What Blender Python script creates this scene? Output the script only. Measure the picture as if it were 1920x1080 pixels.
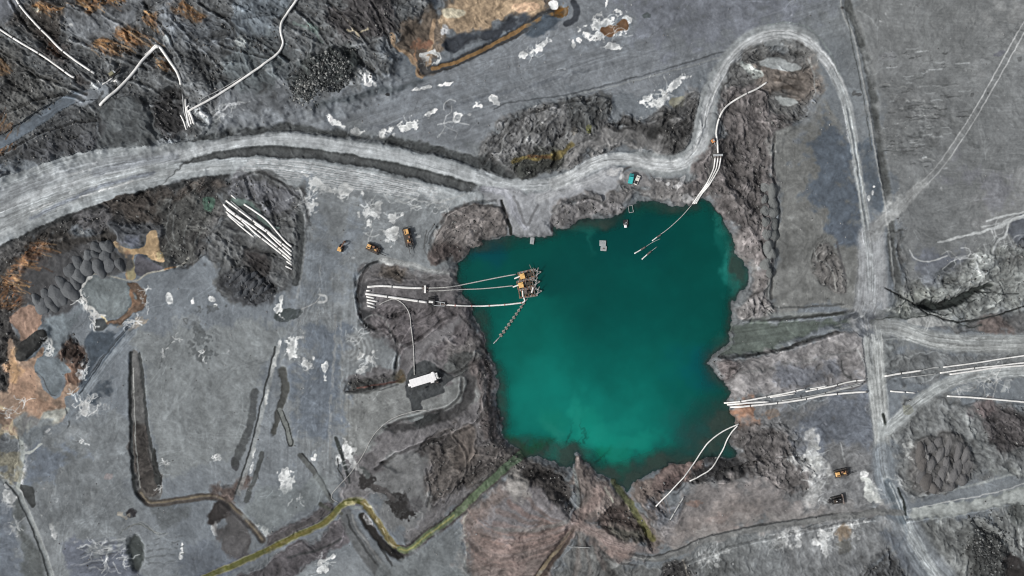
import bpy, math, random
import numpy as np
from mathutils import Vector, Matrix

for o in list(bpy.data.objects): bpy.data.objects.remove(o)
scn = bpy.context.scene; col = scn.collection
# ---------------------------------------------------------------- camera: a drone looking straight down
cam_d = bpy.data.cameras.new('camera'); cam = bpy.data.objects.new('camera', cam_d); col.objects.link(cam)
cam.location = (0, 0, 480); cam.rotation_euler = (0, 0, 0)
cam_d.sensor_width = 36; cam_d.lens = 36.0; cam_d.clip_start = 1; cam_d.clip_end = 20000
scn.camera = cam
# ---------------------------------------------------------------- daylight through thin overcast, sun in the west-south-west
SUN_EL, SUN_AZ = 42, 250          # azimuth clockwise from north
world = bpy.data.worlds.new("World"); scn.world = world; world.use_nodes = True
nt = world.node_tree; nt.nodes.clear()
sky = nt.nodes.new('ShaderNodeTexSky'); sky.sky_type = 'NISHITA'; sky.sun_disc = False
sky.sun_elevation = math.radians(SUN_EL); sky.sun_rotation = math.radians(SUN_AZ); sky.dust_density = 4; sky.air_density = 1.0
bg = nt.nodes.new('ShaderNodeBackground'); bg.inputs[1].default_value = 0.085
hs = nt.nodes.new('ShaderNodeHueSaturation'); hs.inputs['Saturation'].default_value = 0.35
wo = nt.nodes.new('ShaderNodeOutputWorld')
nt.links.new(sky.outputs[0], hs.inputs['Color']); nt.links.new(hs.outputs[0], bg.inputs[0]); nt.links.new(bg.outputs[0], wo.inputs[0])
sd_ = bpy.data.lights.new('sun', 'SUN'); sd_.energy = 2.5; sd_.angle = math.radians(4); sd_.color = (1, .965, .92)
sun = bpy.data.objects.new('sun', sd_); col.objects.link(sun)
az, el = math.radians(SUN_AZ), math.radians(SUN_EL)
to_sun = Vector((math.sin(az)*math.cos(el), math.cos(az)*math.cos(el), math.sin(el)))
sun.rotation_euler = to_sun.to_track_quat('Z', 'Y').to_euler(); sun.location = to_sun*300
scn.view_settings.view_transform = 'Standard'; scn.view_settings.look = 'None'
scn.view_settings.exposure = 0.26; scn.view_settings.gamma = 1
scn.cycles.filter_width = 1.1; scn.cycles.max_bounces = 5; scn.cycles.diffuse_bounces = 2; scn.cycles.glossy_bounces = 2; scn.cycles.transmission_bounces = 2; scn.cycles.transparent_max_bounces = 4
ALB = 0.95                         # tone of the survey colours to ground reflectance
# ------------------------------------------------------------------ site survey: albedo, relief and surface class of the ground
# the site is surveyed on a plan grid (u to the east, v to the south, 0.25 m per unit)
ST = 1.4
U0, U1, V0, V1 = -150, 2070, -150, 1230
us = np.arange(U0, U1 + ST, ST); vs = np.arange(V0, V1 + ST, ST)
NW, NH = len(us), len(vs)
UU, VV = np.meshgrid(us, vs); UU = UU.astype(np.float32); VV = VV.astype(np.float32)

def _w1(coords, scale, n):
    x = (coords - coords[0]) / scale + 1.0
    i = np.floor(x).astype(int); f = x - i
    M = np.zeros((len(coords), n), np.float32); r = np.arange(len(coords))
    M[r, i-1] += (1-f)**3/6; M[r, i] += (3*f**3-6*f**2+4)/6
    M[r, i+1] += (-3*f**3+3*f**2+3*f+1)/6; M[r, i+2] += f**3/6
    return M
def nfield(scale, octs, seed, gain=.5, ax=1., ay=1.):
    rng = np.random.RandomState(seed); out = 0; amp = 1.
    for o in range(octs):
        sx, sy = scale*ax/2**o, scale*ay/2**o
        nx = int((us[-1]-us[0])/sx)+6; ny = int((vs[-1]-vs[0])/sy)+6
        L = rng.randn(ny, nx).astype(np.float32)
        out = out + amp*(_w1(vs, sy, ny) @ L @ _w1(us, sx, nx).T); amp *= gain
    return (out/out.std()).astype(np.float32)
_TB = np.random.RandomState(5).rand(512, 512).astype(np.float32)*2-1
def tab(x, y):
    x = np.asarray(x, np.float32); y = np.asarray(y, np.float32)
    xi = np.floor(x); yi = np.floor(y); fx = x-xi; fy = y-yi
    fx = fx*fx*(3-2*fx); fy = fy*fy*(3-2*fy)
    xi = xi.astype(np.int32) & 511; yi = yi.astype(np.int32) & 511; x2 = (xi+1) & 511; y2 = (yi+1) & 511
    return (_TB[yi, xi]*(1-fx)+_TB[yi, x2]*fx)*(1-fy)+(_TB[y2, xi]*(1-fx)+_TB[y2, x2]*fx)*fy
def rot_noise(ang, lx, ly, octs, seed, u=UU, v=VV):
    c, s = math.cos(math.radians(ang)), math.sin(math.radians(ang)); out = 0; amp = 1
    for o in range(octs):
        k = 2**o
        out = out+amp*tab((u*c+v*s)/lx*k+seed*17.3+o*31, (-u*s+v*c)/ly*k+seed*7.7+o*13); amp *= .55
    return out
NA = nfield(220, 4, 1); NB = nfield(70, 5, 2, .6); NC = nfield(24, 4, 3, .6); ND = nfield(9, 3, 4, .65); NE = nfield(4, 2, 6, .8)
WX = nfield(30, 4, 7, .62); WY = nfield(30, 4, 8, .62); WX2 = nfield(9, 3, 9, .7); WY2 = nfield(9, 3, 10, .7)
NR = 1-np.abs(nfield(34, 5, 11, .62))/1.2        # ridges
NR2 = 1-np.abs(nfield(15, 4, 12, .65))/1.2

G = (117, 122, 125); BL = (94, 103, 114); LT = (146, 151, 153); RD = (157, 162, 165); WH = (216, 219, 219)
DK = (58, 60, 61); DB = (60, 55, 52); OR = (138, 88, 46); TAN = (174, 150, 118); BK = (38, 40, 41)
C = np.empty((NH, NW, 3), np.float32); C[:] = np.array(G)/255
Z = np.zeros((NH, NW), np.float32)
R = np.zeros((NH, NW), np.float32)      # how broken and rocky
TH = (60*NA+35*NB).astype(np.float32)     # grain direction, degrees, clockwise from east
K = np.zeros((NH, NW), np.uint8)        # 0 ground, 1 road, 2 ditch

def ss(x): x = np.clip(x, 0, 1); return x*x*(3-2*x)
def smooth(pts, closed=False, n=6):
    P = np.array(pts, float)
    if len(P) < 3: return P
    if closed: Q = np.vstack([P[-1], P, P[0], P[1]])
    else: Q = np.vstack([2*P[0]-P[1], P, 2*P[-1]-P[-2]])
    out = []
    for i in range(1, len(Q)-2):
        p0, p1, p2, p3 = Q[i-1:i+3]
        for t in np.arange(n)/n:
            out.append(.5*((2*p1)+(-p0+p2)*t+(2*p0-5*p1+4*p2-p3)*t*t+(-p0+3*p1-3*p2+p3)*t**3))
    if not closed: out.append(Q[-2])
    return np.array(out)
def win(x0, y0, x1, y1):
    a = int(max(0, (x0-U0)/ST)); b = int(min(NW, (x1-U0)/ST+2)); c = int(max(0, (y0-V0)/ST)); d = int(min(NH, (y1-V0)/ST+2))
    return slice(c, d), slice(a, b)
def coords(w, warp, fine=None):
    fine = warp < 3 if fine is None else fine
    ax, ay = (WX2, WY2) if fine else (WX, WY)
    if fine: warp = warp*.45
    return UU[w]+ax[w]*warp, VV[w]+ay[w]*warp
def sdist(pts, w, X, Y):
    """signed distance to a closed outline, positive inside"""
    d = np.full(X.shape, 1e9, np.float32); ins = np.zeros(X.shape, bool); n = len(pts)
    for i in range(n):
        ax, ay = pts[i]; bx, by = pts[(i+1) % n]; ex, ey = bx-ax, by-ay
        L = ex*ex+ey*ey+1e-9; t = np.clip(((X-ax)*ex+(Y-ay)*ey)/L, 0, 1)
        d = np.minimum(d, (X-ax-t*ex)**2+(Y-ay-t*ey)**2)
        if abs(ey) > 1e-9: ins ^= ((ay > Y) != (by > Y)) & (X < ex*(Y-ay)/ey+ax)
    d = np.sqrt(d); return np.where(ins, d, -d)
def pdist(pts, w, X, Y, reach):
    """distance, arclength and side along an open line, only near it"""
    D = np.full(X.shape, 1e9, np.float32); S = np.zeros(X.shape, np.float32); G_ = np.zeros(X.shape, np.float32); acc = 0.
    oy, ox = w[0].start, w[1].start
    for i in range(len(pts)-1):
        ax, ay = pts[i]; bx, by = pts[i+1]; ex, ey = bx-ax, by-ay; L = math.hypot(ex, ey)+1e-9
        q = win(min(ax, bx)-reach, min(ay, by)-reach, max(ax, bx)+reach, max(ay, by)+reach)
        q = (slice(max(q[0].start-oy, 0), max(q[0].stop-oy, 0)), slice(max(q[1].start-ox, 0), max(q[1].stop-ox, 0)))
        x, y = X[q]-ax, Y[q]-ay
        if x.size:
            t = np.clip((x*ex+y*ey)/L/L, 0, 1); d = np.hypot(x-t*ex, y-t*ey); m = d < D[q]
            D[q] = np.where(m, d, D[q]); S[q] = np.where(m, acc+t*L, S[q]); G_[q] = np.where(m, np.sign(ex*y-ey*x)*d, G_[q])
        acc += L
    return D, S, G_, acc
def mixc(w, m, col, tex=0.):
    c = np.array(col, np.float32)/255; m = m[..., None]
    if tex: c = c*(1+tex*(NC[w]*.5+ND[w]*.6)[..., None])
    C[w] = C[w]*(1-m)+c*m
def poly(pts, col=None, a=1., soft=3., warp=4., sm=True, dz=0., zs=12., r=None, k=None, tex=.06, fine=None, brk=0., bn=None, th=None):
    P = smooth(pts, True, 4) if sm else np.array(pts, float)
    pad = max(soft, zs if dz else 0)+warp*3+4
    w = win(P[:, 0].min()-pad, P[:, 1].min()-pad, P[:, 0].max()+pad, P[:, 1].max()+pad)
    if w[0].start >= w[0].stop or w[1].start >= w[1].stop: return
    X, Y = coords(w, warp, fine); d = sdist(P, w, X, Y)
    if soft >= 4: soft = soft*2.3
    m = ss(d/soft+.5+.38*NC[w]+.14*ND[w])*a if soft >= 4 else ss(d/soft+.5)*a
    m[d < -soft*1.3] = 0
    if brk: m = m*ss((( NC if bn is None else bn)[w]+brk)/.9+.5)
    if col is not None: mixc(w, m, col, tex)
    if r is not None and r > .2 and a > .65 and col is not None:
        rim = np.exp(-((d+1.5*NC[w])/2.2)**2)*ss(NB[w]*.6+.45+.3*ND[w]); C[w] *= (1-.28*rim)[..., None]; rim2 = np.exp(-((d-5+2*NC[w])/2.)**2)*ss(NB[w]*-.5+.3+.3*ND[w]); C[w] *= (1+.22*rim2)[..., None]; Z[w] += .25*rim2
    if dz: Z[w] += 1.7*dz*ss((d+2*NC[w])/zs+.5)
    if r is not None: mm = ss(d/max(soft, 8)+.5); R[w] = R[w]*(1-mm)+r*mm
    if th is not None: mm = d > 0; TH[w][mm] = th+(18*NC[w])[mm]
    if k is not None: K[w][d > 0] = k
def line(pts, wd, col=None, a=1., soft=2., warp=1.5, sm=True, dz=0., zs=None, r=None, k=None, tex=.05, streak=0., sw=2.2, wd2=None, brk=0., lev=None, seed=0., fine=None, col2=None, mul=None, only=None):
    P = smooth(pts) if sm else np.array(pts, float)
    zs = zs or soft+2; wm = max(wd, wd2 or 0); reach = wm/2+max(soft, zs)+warp*3+3
    w = win(P[:, 0].min()-reach, P[:, 1].min()-reach, P[:, 0].max()+reach, P[:, 1].max()+reach)
    if w[0].start >= w[0].stop or w[1].start >= w[1].stop: return
    X, Y = coords(w, warp, fine); D, S, Sd, T = pdist(P, w, X, Y, reach)
    hw = wd/2 if wd2 is None else (wd+(wd2-wd)*S/T)/2
    d = hw-D
    m = ss(d/soft+.5)*a; near = D < 1e8
    if wd < 40: m = m*ss((np.minimum(S, T-S)+2)/4+.5)
    if brk: m = m*ss((tab(S/7+seed*3+5, Sd/3+seed)+brk)/.5+.5)
    if mul is not None:
        ok = only(R[w], K[w]); m = m*ok; C[w] *= (1+(mul-1)*m)[..., None]; Z[w] += dz*m; return
    if streak:
        n = tab(Sd/sw+seed*9.1, S/90+seed*3.3)+.6*tab(Sd/sw*2.1+3, S/50+seed)+.4*tab(Sd/sw/3+9+seed, S/200)
        c = np.array(col, np.float32)/255*(1+streak*n)[..., None]
        c = c*(1+tex*(NC[w]*.5+ND[w]*.6)[..., None]); C[w] = C[w]*(1-m[..., None])+c*m[..., None]
        Z[w] += near*m*n*.05
    elif col2 is not None:
        f = (S/T)[..., None]; c = (np.array(col)*(1-f)+np.array(col2)*f)/255; C[w] = C[w]*(1-m[..., None])+c*m[..., None]
    elif col is not None: mixc(w, m, col, tex)
    if dz: Z[w] += np.where(near, dz*ss(d/zs+.5), 0)
    if lev is not None: q = ss(d/zs+.5)*near; Z[w] = Z[w]*(1-q)+lev*q
    if r is not None: mm = ss(d/max(soft, 6)+.5)*near; R[w] = R[w]*(1-mm)+r*mm
    if k is not None: K[w][(d > 0) & near] = k
def blot(x, y, rx, ry=None, ang=0., col=WH, a=.9, rag=.55, soft=.38, dz=0.):
    ry = ry or rx; pad = max(rx, ry)*1.7+3; w = win(x-pad, y-pad, x+pad, y+pad)
    if w[0].start >= w[0].stop or w[1].start >= w[1].stop: return
    c, s = math.cos(math.radians(ang)), math.sin(math.radians(ang)); X, Y = UU[w]-x, VV[w]-y
    q = np.hypot((X*c+Y*s)/rx, (-X*s+Y*c)/ry)+rag*(WX2[w]*.35+ND[w]*.25+NE[w]*.12)
    m = ss((1-q)/soft+.5)*a*(.62+.38*ss(.9+.5*ND[w]+.5*NE[w]+.4*NC[w])); mixc(w, m, col, .05)
    if dz: Z[w] += dz*ss((1-q)/.6+.3)
# --- broad tones
C *= (1+.035*NB+.02*NC)[..., None]
t = ss(NA*.35+.45)[..., None]*.35; C[:] = C*(1-t)+np.array(BL)/255*t
LAKE = [(878,470),(905,450),(945,445),(960,442),(985,443),(1035,437),(1037,423),(1062,424),(1100,406),(1132,411),(1152,405),(1180,382),(1210,374),(1240,375),(1255,384),(1280,385),(1308,374),(1322,367),(1340,385),(1360,410),(1372,445),(1380,475),(1405,500),(1407,535),(1395,545),(1380,565),(1375,600),(1374,640),(1350,662),(1327,680),(1342,700),(1365,720),(1372,740),(1365,757),(1372,777),(1385,800),(1375,825),(1385,857),(1360,862),(1330,858),(1302,872),(1260,872),(1222,887),(1185,912),(1175,925),(1150,905),(1120,892),(1095,867),(1081,850),(1072,880),(1050,875),(1022,857),(985,857),(960,835),(943,822),(945,790),(930,740),(937,715),(915,665),(910,635),(892,602),(880,572),(866,560),(858,540),(853,515),(857,495)]

# --- north-west rock face
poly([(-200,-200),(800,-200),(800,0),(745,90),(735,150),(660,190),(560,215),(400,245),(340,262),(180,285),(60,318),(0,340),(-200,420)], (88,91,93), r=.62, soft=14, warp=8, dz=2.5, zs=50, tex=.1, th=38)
poly([(-20,-20),(45,-20),(38,20),(20,45),(-20,40)], (108,112,118), soft=6, r=.1)
poly([(120,30),(200,-20),(290,-10),(280,40),(235,75),(180,88),(130,70)], (106,110,114), soft=12, warp=8, r=.35, tex=.14)
poly([(320,40),(420,20),(430,70),(400,110),(340,90),(300,75)], (98,103,108), soft=14, warp=8, r=.5, tex=.12)
poly([(470,-20),(560,-20),(520,60),(480,90),(430,60)], (92,99,105), soft=12, warp=6, r=.4)
poly([(430,110),(520,90),(560,150),(520,190),(420,170)], (86,92,95), soft=14, warp=8, r=.4)
poly([(430,180),(560,150),(600,200),(560,235),(400,245)], (98,102,106), soft=14, warp=6, r=.2)
poly([(640,10),(720,-20),(760,40),(735,70),(690,80),(650,50),(625,20)], (56,55,56), soft=12, warp=8, r=.9, th=60)
poly([(60,10),(120,5),(125,70),(90,80),(50,60),(30,40)], (60,58,56), soft=9, r=.9)
poly([(270,170),(330,165),(345,210),(345,262),(300,262),(275,215)], (44,44,45), soft=10, warp=6, r=.9, dz=-1.5)
poly([(200,200),(262,180),(290,215),(300,272),(200,285),(185,240)], (82,86,88), soft=5, r=.3, warp=4)
poly([(100,240),(185,215),(187,262),(120,282),(60,300)], (66,68,70), soft=6, r=.5)
SG = rot_noise(35, 26, 2.6, 2, 61)*2.2; SG2 = rot_noise(-62, 16, 3., 2, 62)*2.2
for p in [((150,-10),(225,-15),(215,10),(185,27),(150,15)), ((183,82),(205,76),(245,100),(235,108),(205,100)), ((228,65),(245,68),(290,92),(275,97),(245,88)), ((275,34),(300,45),(302,55),(280,48)), ((345,20),(378,30),(384,40),(352,30)), ((75,8),(118,24),(116,30),(80,20)), ((0,120),(18,126),(16,136),(0,135)), ((300,115),(320,125),(318,135),(302,128))]:
    poly(p, (60,54,48), soft=8, warp=5, a=.6, r=.9); poly(p, (118,84,54), soft=5, warp=5, a=.8, brk=-.0, bn=SG, r=.9)
    poly(p, (168,130,84), soft=3, warp=6, a=.6, brk=-.5, bn=SG)
poly([(0,218),(46,236),(40,258),(20,285),(0,296),(-60,260),(-60,200)], (112,80,54), soft=6, warp=6, a=.75, brk=.2, bn=SG2, r=.9)
blot(75,22,9,5,30,(150,150,140)); blot(460,80,18,9,20,(160,166,166)); blot(318,78,10,6,20,(140,146,148)); blot(140,50,5,4,0,(175,178,178))
# quarry strata streaks of this face
sN = rot_noise(32, 60, 5, 3, 3)
m = (R > .3) & (UU < 800) & (VV < 330)
C *= 1+(m*R*.13*sN)[..., None]
line([(185,180),(150,185),(110,205),(70,232),(20,262),(-60,300)], 20, (98,107,116), soft=4, wd2=26, r=0., tex=.03, streak=.05, dz=.5, k=1)
line([(200,172),(180,182),(160,190)], 26, (118,124,130), soft=8, r=.1)
line([(200,176),(180,200),(120,222),(60,270),(0,308),(-60,340)], 5, (58,60,62), soft=3, warp=2, a=.7)
line([(178,205),(190,225),(192,250),(196,262)], 2.5, (130,134,136), soft=1.5, a=.7)
line([(205,205),(228,208),(240,205),(270,220),(284,246),(296,268)], 2.5, (120,124,126), soft=1.5, a=.6)
blot(183,163,8,8,0,(165,170,172),rag=.9); blot(212,156,9,3,-35,(190,192,194)); blot(224,155,5,3,-20,(190,192,196))
line([(0,560),(0,560)], 1)
# dirt line and fallen boulder fan
line([(500,136),(560,118),(640,98),(735,72),(770,66)], 3.5, (122,126,128), soft=2.5, a=.7)
poly([(585,112),(640,95),(664,110),(664,135),(640,165),(615,175),(590,160),(575,130)], (46,50,50), soft=5, warp=5, r=1., dz=1.2)
poly([(560,130),(590,120),(600,165),(580,190),(560,180)], (66,70,70), soft=8, warp=5, r=1.)
line([(555,45),(585,60),(600,68),(608,80)], 5, (112,124,122), soft=3, warp=3); blot(590,55,14,6,40,(100,116,112))
line([(625,12),(650,35),(664,60),(668,80)], 4, (116,112,108), soft=2, warp=3, a=.8)
line([(690,56),(670,66),(655,62)], 3, (150,142,120), warp=3, a=.8); line([(665,60),(670,75)], 4, (140,132,112), warp=3, a=.8)
poly([(0,75),(40,95),(100,125),(140,160),(60,215),(0,240)], (66,66,64), soft=12, warp=8, a=.6, r=.8)
poly([(90,55),(125,75),(135,130),(170,160),(150,165),(110,130),(80,90)], (66,60,57), soft=8, warp=6, a=.6, r=.9)
blot(105,95,16,8,50,(96,62,44),a=.7)

# --- north terrace (blue-grey, packed)
poly([(400,245),(470,215),(560,200),(690,160),(790,145),(870,95),(1000,60),(1060,-20),(1100,-200),(1560,-200),(1590,0),(1500,50),(1430,60),(1380,95),(1340,130),(1240,175),(1140,185),(1050,188),(960,210),(900,270),(880,292),(760,262),(600,240)], (113,118,123), soft=9, r=0., warp=4, tex=.03)
sT = rot_noise(-17, 150, 3.5, 3, 9); mT = ss(1-np.abs(UU*.29+VV-430)/190)*(VV < 290)
C *= 1+(mT*.055*sT)[..., None]
poly([(620,190),(700,172),(850,150),(960,120),(1050,100),(1200,60),(1200,80),(1050,125),(900,170),(760,200),(640,215)], (112,118,124), soft=20, warp=6, a=.6)
poly([(1200,-20),(1500,-20),(1450,55),(1330,90),(1220,70)], (100,104,112), soft=25, warp=8, a=.7)
line([(600,200),(680,180),(740,165),(790,155)], 10, (70,76,80), soft=8, a=.7, warp=4)
line([(925,205),(960,192),(1050,180),(1130,162),(1230,135),(1330,105),(1380,92)], 3, (82,86,90), soft=2, a=.8); line([(1050,184),(1150,162),(1300,122),(1390,95)], 2.5, (132,136,137), soft=2, a=.6)
line([(650,245),(750,232),(860,195),(980,165),(1100,130)], 8, (80,85,92), soft=6, a=.35, brk=.1)
# rusty basin at the top
poly([(745,68),(765,40),(800,30),(825,15),(850,-20),(1010,-20),(1035,0),(1010,18),(940,30),(880,55),(820,70),(812,95),(808,125),(790,140),(778,138),(770,110),(752,90)], (92,84,76), soft=8, warp=6, r=.3)
poly([(830,15),(880,-20),(990,-20),(1015,5),(1000,20),(955,22),(930,35),(890,50),(850,60),(825,45)], (154,136,114), soft=4, warp=5)
poly([(832,18),(865,16),(872,28),(850,36),(833,30)], (190,184,164), soft=3, warp=2); poly([(960,10),(1005,5),(1012,16),(975,25)], (196,168,142), soft=2, warp=2)
sB = rot_noise(-25, 70, 4, 2, 14); w = win(820,-20,1030,70); C[w] *= 1+(.09*sB[w])[..., None]
line([(737,70),(745,85),(765,100),(776,120),(784,140),(790,143)], 8, (150,130,108), soft=2.5, warp=3); line([(812,38),(808,60),(806,90),(802,120),(790,140)], 8, (152,132,110), soft=2.5, warp=3)
line([(780,85),(778,110),(786,138)], 3, (150,120,96), warp=3); poly([(772,80),(800,75),(808,90),(780,100)], (122,92,76), soft=3, warp=4, brk=.2)
blot(833,58,13,10,-40,(190,194,198)); line([(792,112),(805,105),(815,100),(818,120),(810,122)], 7, (196,200,200), soft=2, warp=4, brk=.5); blot(797,108,5); blot(790,122,8,8,0,(50,52,54),rag=.4)
poly([(835,80),(850,66),(885,62),(930,46),(960,28),(975,35),(960,55),(900,76),(850,90)], (54,58,64), soft=6, warp=3, dz=-1, zs=14)
line([(795,133),(840,122),(890,100),(940,75),(985,52),(1020,28),(1050,22)], 16, (62,62,62), soft=4, warp=1.5, dz=-1.5, zs=10)
line([(810,128),(850,117),(900,95),(950,68),(1000,42),(1035,26)], 7, (116,94,66), soft=2, warp=1.5, k=2)
blot(1052,22,13,11,0,(100,72,36),rag=.5); line([(1075,5),(1082,20),(1075,38),(1062,46)], 12, (62,66,72), soft=4); poly([(1027,6),(1045,4),(1046,15),(1035,18)], WH, soft=1.5, warp=2)
poly([(1022,30),(1040,36),(1050,50),(1010,60),(990,65)], (64,72,80), soft=5, warp=3)
# bright salt pans of the terrace
for b in [(694,150,10,15,0),(695,162,5,5,0),(1010,92,17,7,-25),(980,101,6,6,0),(1135,50,32,16,-20),(1103,70,12,10,0),(1085,75,12,6,0),(1075,80,5,8,0),(1147,88,14,5,10),(1170,46,8,12,0),(770,232,18,9,-18),(757,240,9,8,0),(725,247,17,7,-25),(630,231,10,5,25),(618,222,5,4,0),(645,237,5,4,0),(665,245,10,4,10),(993,216,16,8,-30),(1005,206,12,4,-40),(858,220,8,8,0),(896,200,8,5,10),(925,186,9,7,0),(815,208,12,3,-30),(793,165,12,3,-10),(838,158,14,3,-14),(1230,195,26,11,-30),(1260,165,26,8,-42),(1215,185,18,6,-30),(1297,176,6,4,-20),(1137,5,2,8,10)]:
    blot(*b, a=.9, rag=1.)
poly([(1128,55),(1150,45),(1165,40),(1170,52),(1150,60),(1140,72),(1130,70)], (106,84,66), soft=2.5, warp=4)
blot(858,220,4,4,0,(104,110,116)); line([(820,235),(850,228),(880,234)], 2, (180,184,186), a=.7)
poly([(1255,190),(1290,180),(1288,195),(1262,208)], (132,132,120), soft=3, warp=3)
blot(1213,30,7,5,0,(70,76,78)); blot(728,178,4,3,0,(48,50,52),rag=.2); blot(880,215,3,2,0,(160,164,166))

# --- rocky ground between the terrace and the haul road
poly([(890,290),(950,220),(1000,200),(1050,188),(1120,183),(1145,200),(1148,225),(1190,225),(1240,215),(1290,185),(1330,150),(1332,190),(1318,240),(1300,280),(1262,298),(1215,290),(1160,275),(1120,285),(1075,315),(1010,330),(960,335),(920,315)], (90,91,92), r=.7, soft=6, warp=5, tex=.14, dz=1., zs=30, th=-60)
poly([(1055,190),(1130,184),(1146,205),(1140,230),(1100,245),(1070,240),(1060,215)], (70,72,73), soft=6, r=.8, warp=5)
poly([(1150,228),(1230,235),(1300,200),(1322,190),(1318,240),(1300,280),(1262,298),(1225,292),(1180,262),(1130,262)], (60,60,60), soft=8, r=.9, warp=6, tex=.2)
poly([(960,300),(1000,285),(1060,290),(1040,320),(975,335)], (52,54,52), soft=6, r=.9, warp=5)
poly([(1120,245),(1170,240),(1225,246),(1245,285),(1215,290),(1160,272),(1115,280),(1085,300),(1060,310),(1080,280)], (112,112,112), soft=7, r=.25, warp=4)
line([(960,302),(985,296),(1010,299),(1040,294),(1060,288),(1075,275)], 9, (84,76,48), soft=4, warp=3); line([(990,294),(1030,295)], 6, (74,56,38), soft=3)
blot(1104,243,5,9,0,(104,106,50),a=.7); blot(1075,250,7,12,30,(96,88,72),a=.3)
for p in [[(1058,215),(1062,240),(1060,270)],[(1000,210),(1008,235),(990,262),(985,280)],[(975,240),(1000,262),(1015,285)],[(1020,225),(1012,250),(1025,275)],[(945,250),(940,280)]]: line(p, 4, (126,128,128), soft=3, warp=3, a=.6)

# --- slopes of the western haul road
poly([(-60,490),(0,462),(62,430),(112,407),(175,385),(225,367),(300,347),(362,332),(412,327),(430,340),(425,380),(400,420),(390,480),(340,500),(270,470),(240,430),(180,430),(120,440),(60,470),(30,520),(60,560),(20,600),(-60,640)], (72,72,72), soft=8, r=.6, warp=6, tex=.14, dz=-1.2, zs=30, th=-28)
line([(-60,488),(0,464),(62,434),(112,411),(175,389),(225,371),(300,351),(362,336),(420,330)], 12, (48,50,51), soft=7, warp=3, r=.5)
poly([(212,380),(300,352),(375,340),(425,345),(428,365),(380,362),(340,395),(290,415),(240,420),(215,400)], (68,64,61), soft=8, r=.6, warp=6)
poly([(130,410),(175,400),(205,405),(210,425),(180,440),(145,430)], (88,88,90), soft=6, r=.6)
poly([(55,445),(110,430),(165,440),(225,432),(230,455),(180,460),(140,480),(110,520),(60,560),(20,540),(10,500),(45,480)], (56,54,52), soft=8, r=.4, warp=5)
line([(60,480),(100,456),(150,440),(190,430),(215,420)], 5, (104,106,108), soft=4, warp=4, a=.5, brk=.1); blot(150,435,7,3,15,(175,178,178)); blot(166,458,2.5,2,0,(190,190,190))
for p in [[(50,475),(70,462),(95,462),(96,480),(75,505),(45,510)],[(0,540),(25,512),(55,510),(60,530),(30,560),(0,575)],[(0,545),(48,548),(52,560),(20,590),(-10,590)]]:
    poly(p, (106,78,56), soft=6, warp=4, a=.7, brk=.2, bn=SG2, r=.8); poly(p, (74,44,28), soft=3, warp=5, a=.6, brk=-.4, bn=NC)
w = win(-40,440,110,600); C[w] *= 1+(.2*rot_noise(20, 26, 4, 2, 21)[w]*R[w])[..., None]
poly([(0,575),(20,580),(25,620),(60,645),(40,700),(15,760),(-60,780),(-60,580)], (56,56,56), soft=6, r=.8, warp=4, th=-50)
# upper slope above the road
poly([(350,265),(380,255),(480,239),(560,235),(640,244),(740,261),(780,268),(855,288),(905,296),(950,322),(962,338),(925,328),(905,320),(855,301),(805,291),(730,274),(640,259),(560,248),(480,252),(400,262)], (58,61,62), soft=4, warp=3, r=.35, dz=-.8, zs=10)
poly([(0,338),(30,310),(70,285),(130,265),(165,250),(185,258),(178,280),(120,295),(62,312),(20,330)], (70,72,75), soft=5, warp=4, r=.5)

# --- haul roads
road = (148,154,157)
poly([(-200,400),(-60,352),(0,336),(62,315),(118,298),(175,283),(240,277),(300,274),(345,266),(400,262),(480,253),(560,248),(640,259),(730,273),(805,291),(855,301),(905,320),(960,338),(1010,337),(1060,325),(1100,300),(1130,290),(1160,285),(1215,292),(1262,300),(1285,296),(1300,285),(1310,260),(1318,215),(1332,190),(1350,140),(1345,200),(1340,255),(1325,285),(1300,308),(1270,320),(1240,322),(1200,310),(1150,310),(1120,320),(1090,335),(1050,350),(1000,358),(955,356),(925,352),(895,347),(780,315),(655,290),(555,276),(480,274),(400,288),(345,303),(400,300),(480,293),(580,297),(705,317),(805,342),(870,360),(905,358),(900,385),(860,395),(790,385),(700,372),(600,362),(545,350),(475,324),(412,327),(362,332),(300,347),(225,367),(175,385),(112,407),(62,430),(0,460),(-200,560)], road, soft=3, warp=2, k=1, r=0., sm=False, dz=.5, zs=10)
RP = [[(-60,425),(0,398),(80,365),(170,335),(260,312),(340,292),(400,276),(480,263),(560,262),(650,275),(740,292),(840,318),(900,335),(955,347),(1010,348),(1060,338),(1100,318),(1140,303)],[(-60,440),(0,415),(100,375),(200,345),(300,322),(400,310),(480,306),(560,312),(660,330),(760,350),(840,368)]]
line(RP[0], 20, (172,177,180), soft=9, streak=.085, a=.8, seed=1, k=1); line(RP[1], 24, (162,168,171), soft=10, streak=.085, a=.8, seed=2, k=1)
line([(-60,452),(0,430),(60,400),(150,365),(240,342),(330,322),(420,312)], 34, (158,163,165), soft=14, streak=.085, a=.7, seed=4, wd2=10)
line([(-60,400),(0,372),(80,340),(170,312),(260,296),(340,283)], 34, (146,151,155), soft=14, streak=.11, a=.7, seed=5, wd2=10)
line([(60,410),(160,362),(230,338),(290,325)], 7, (118,125,136), soft=6, a=.6, streak=.08); line([(180,325),(260,305),(330,295)], 14, (132,138,146), soft=8, a=.5, streak=.1)
line([(60,398),(100,380)], 2, (196,199,200), a=.7); line([(150,370),(250,340)], 2.2, (196,199,200), a=.8, brk=.4); line([(130,330),(172,318)], 5, (178,182,183), a=.7, brk=.2)
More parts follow.
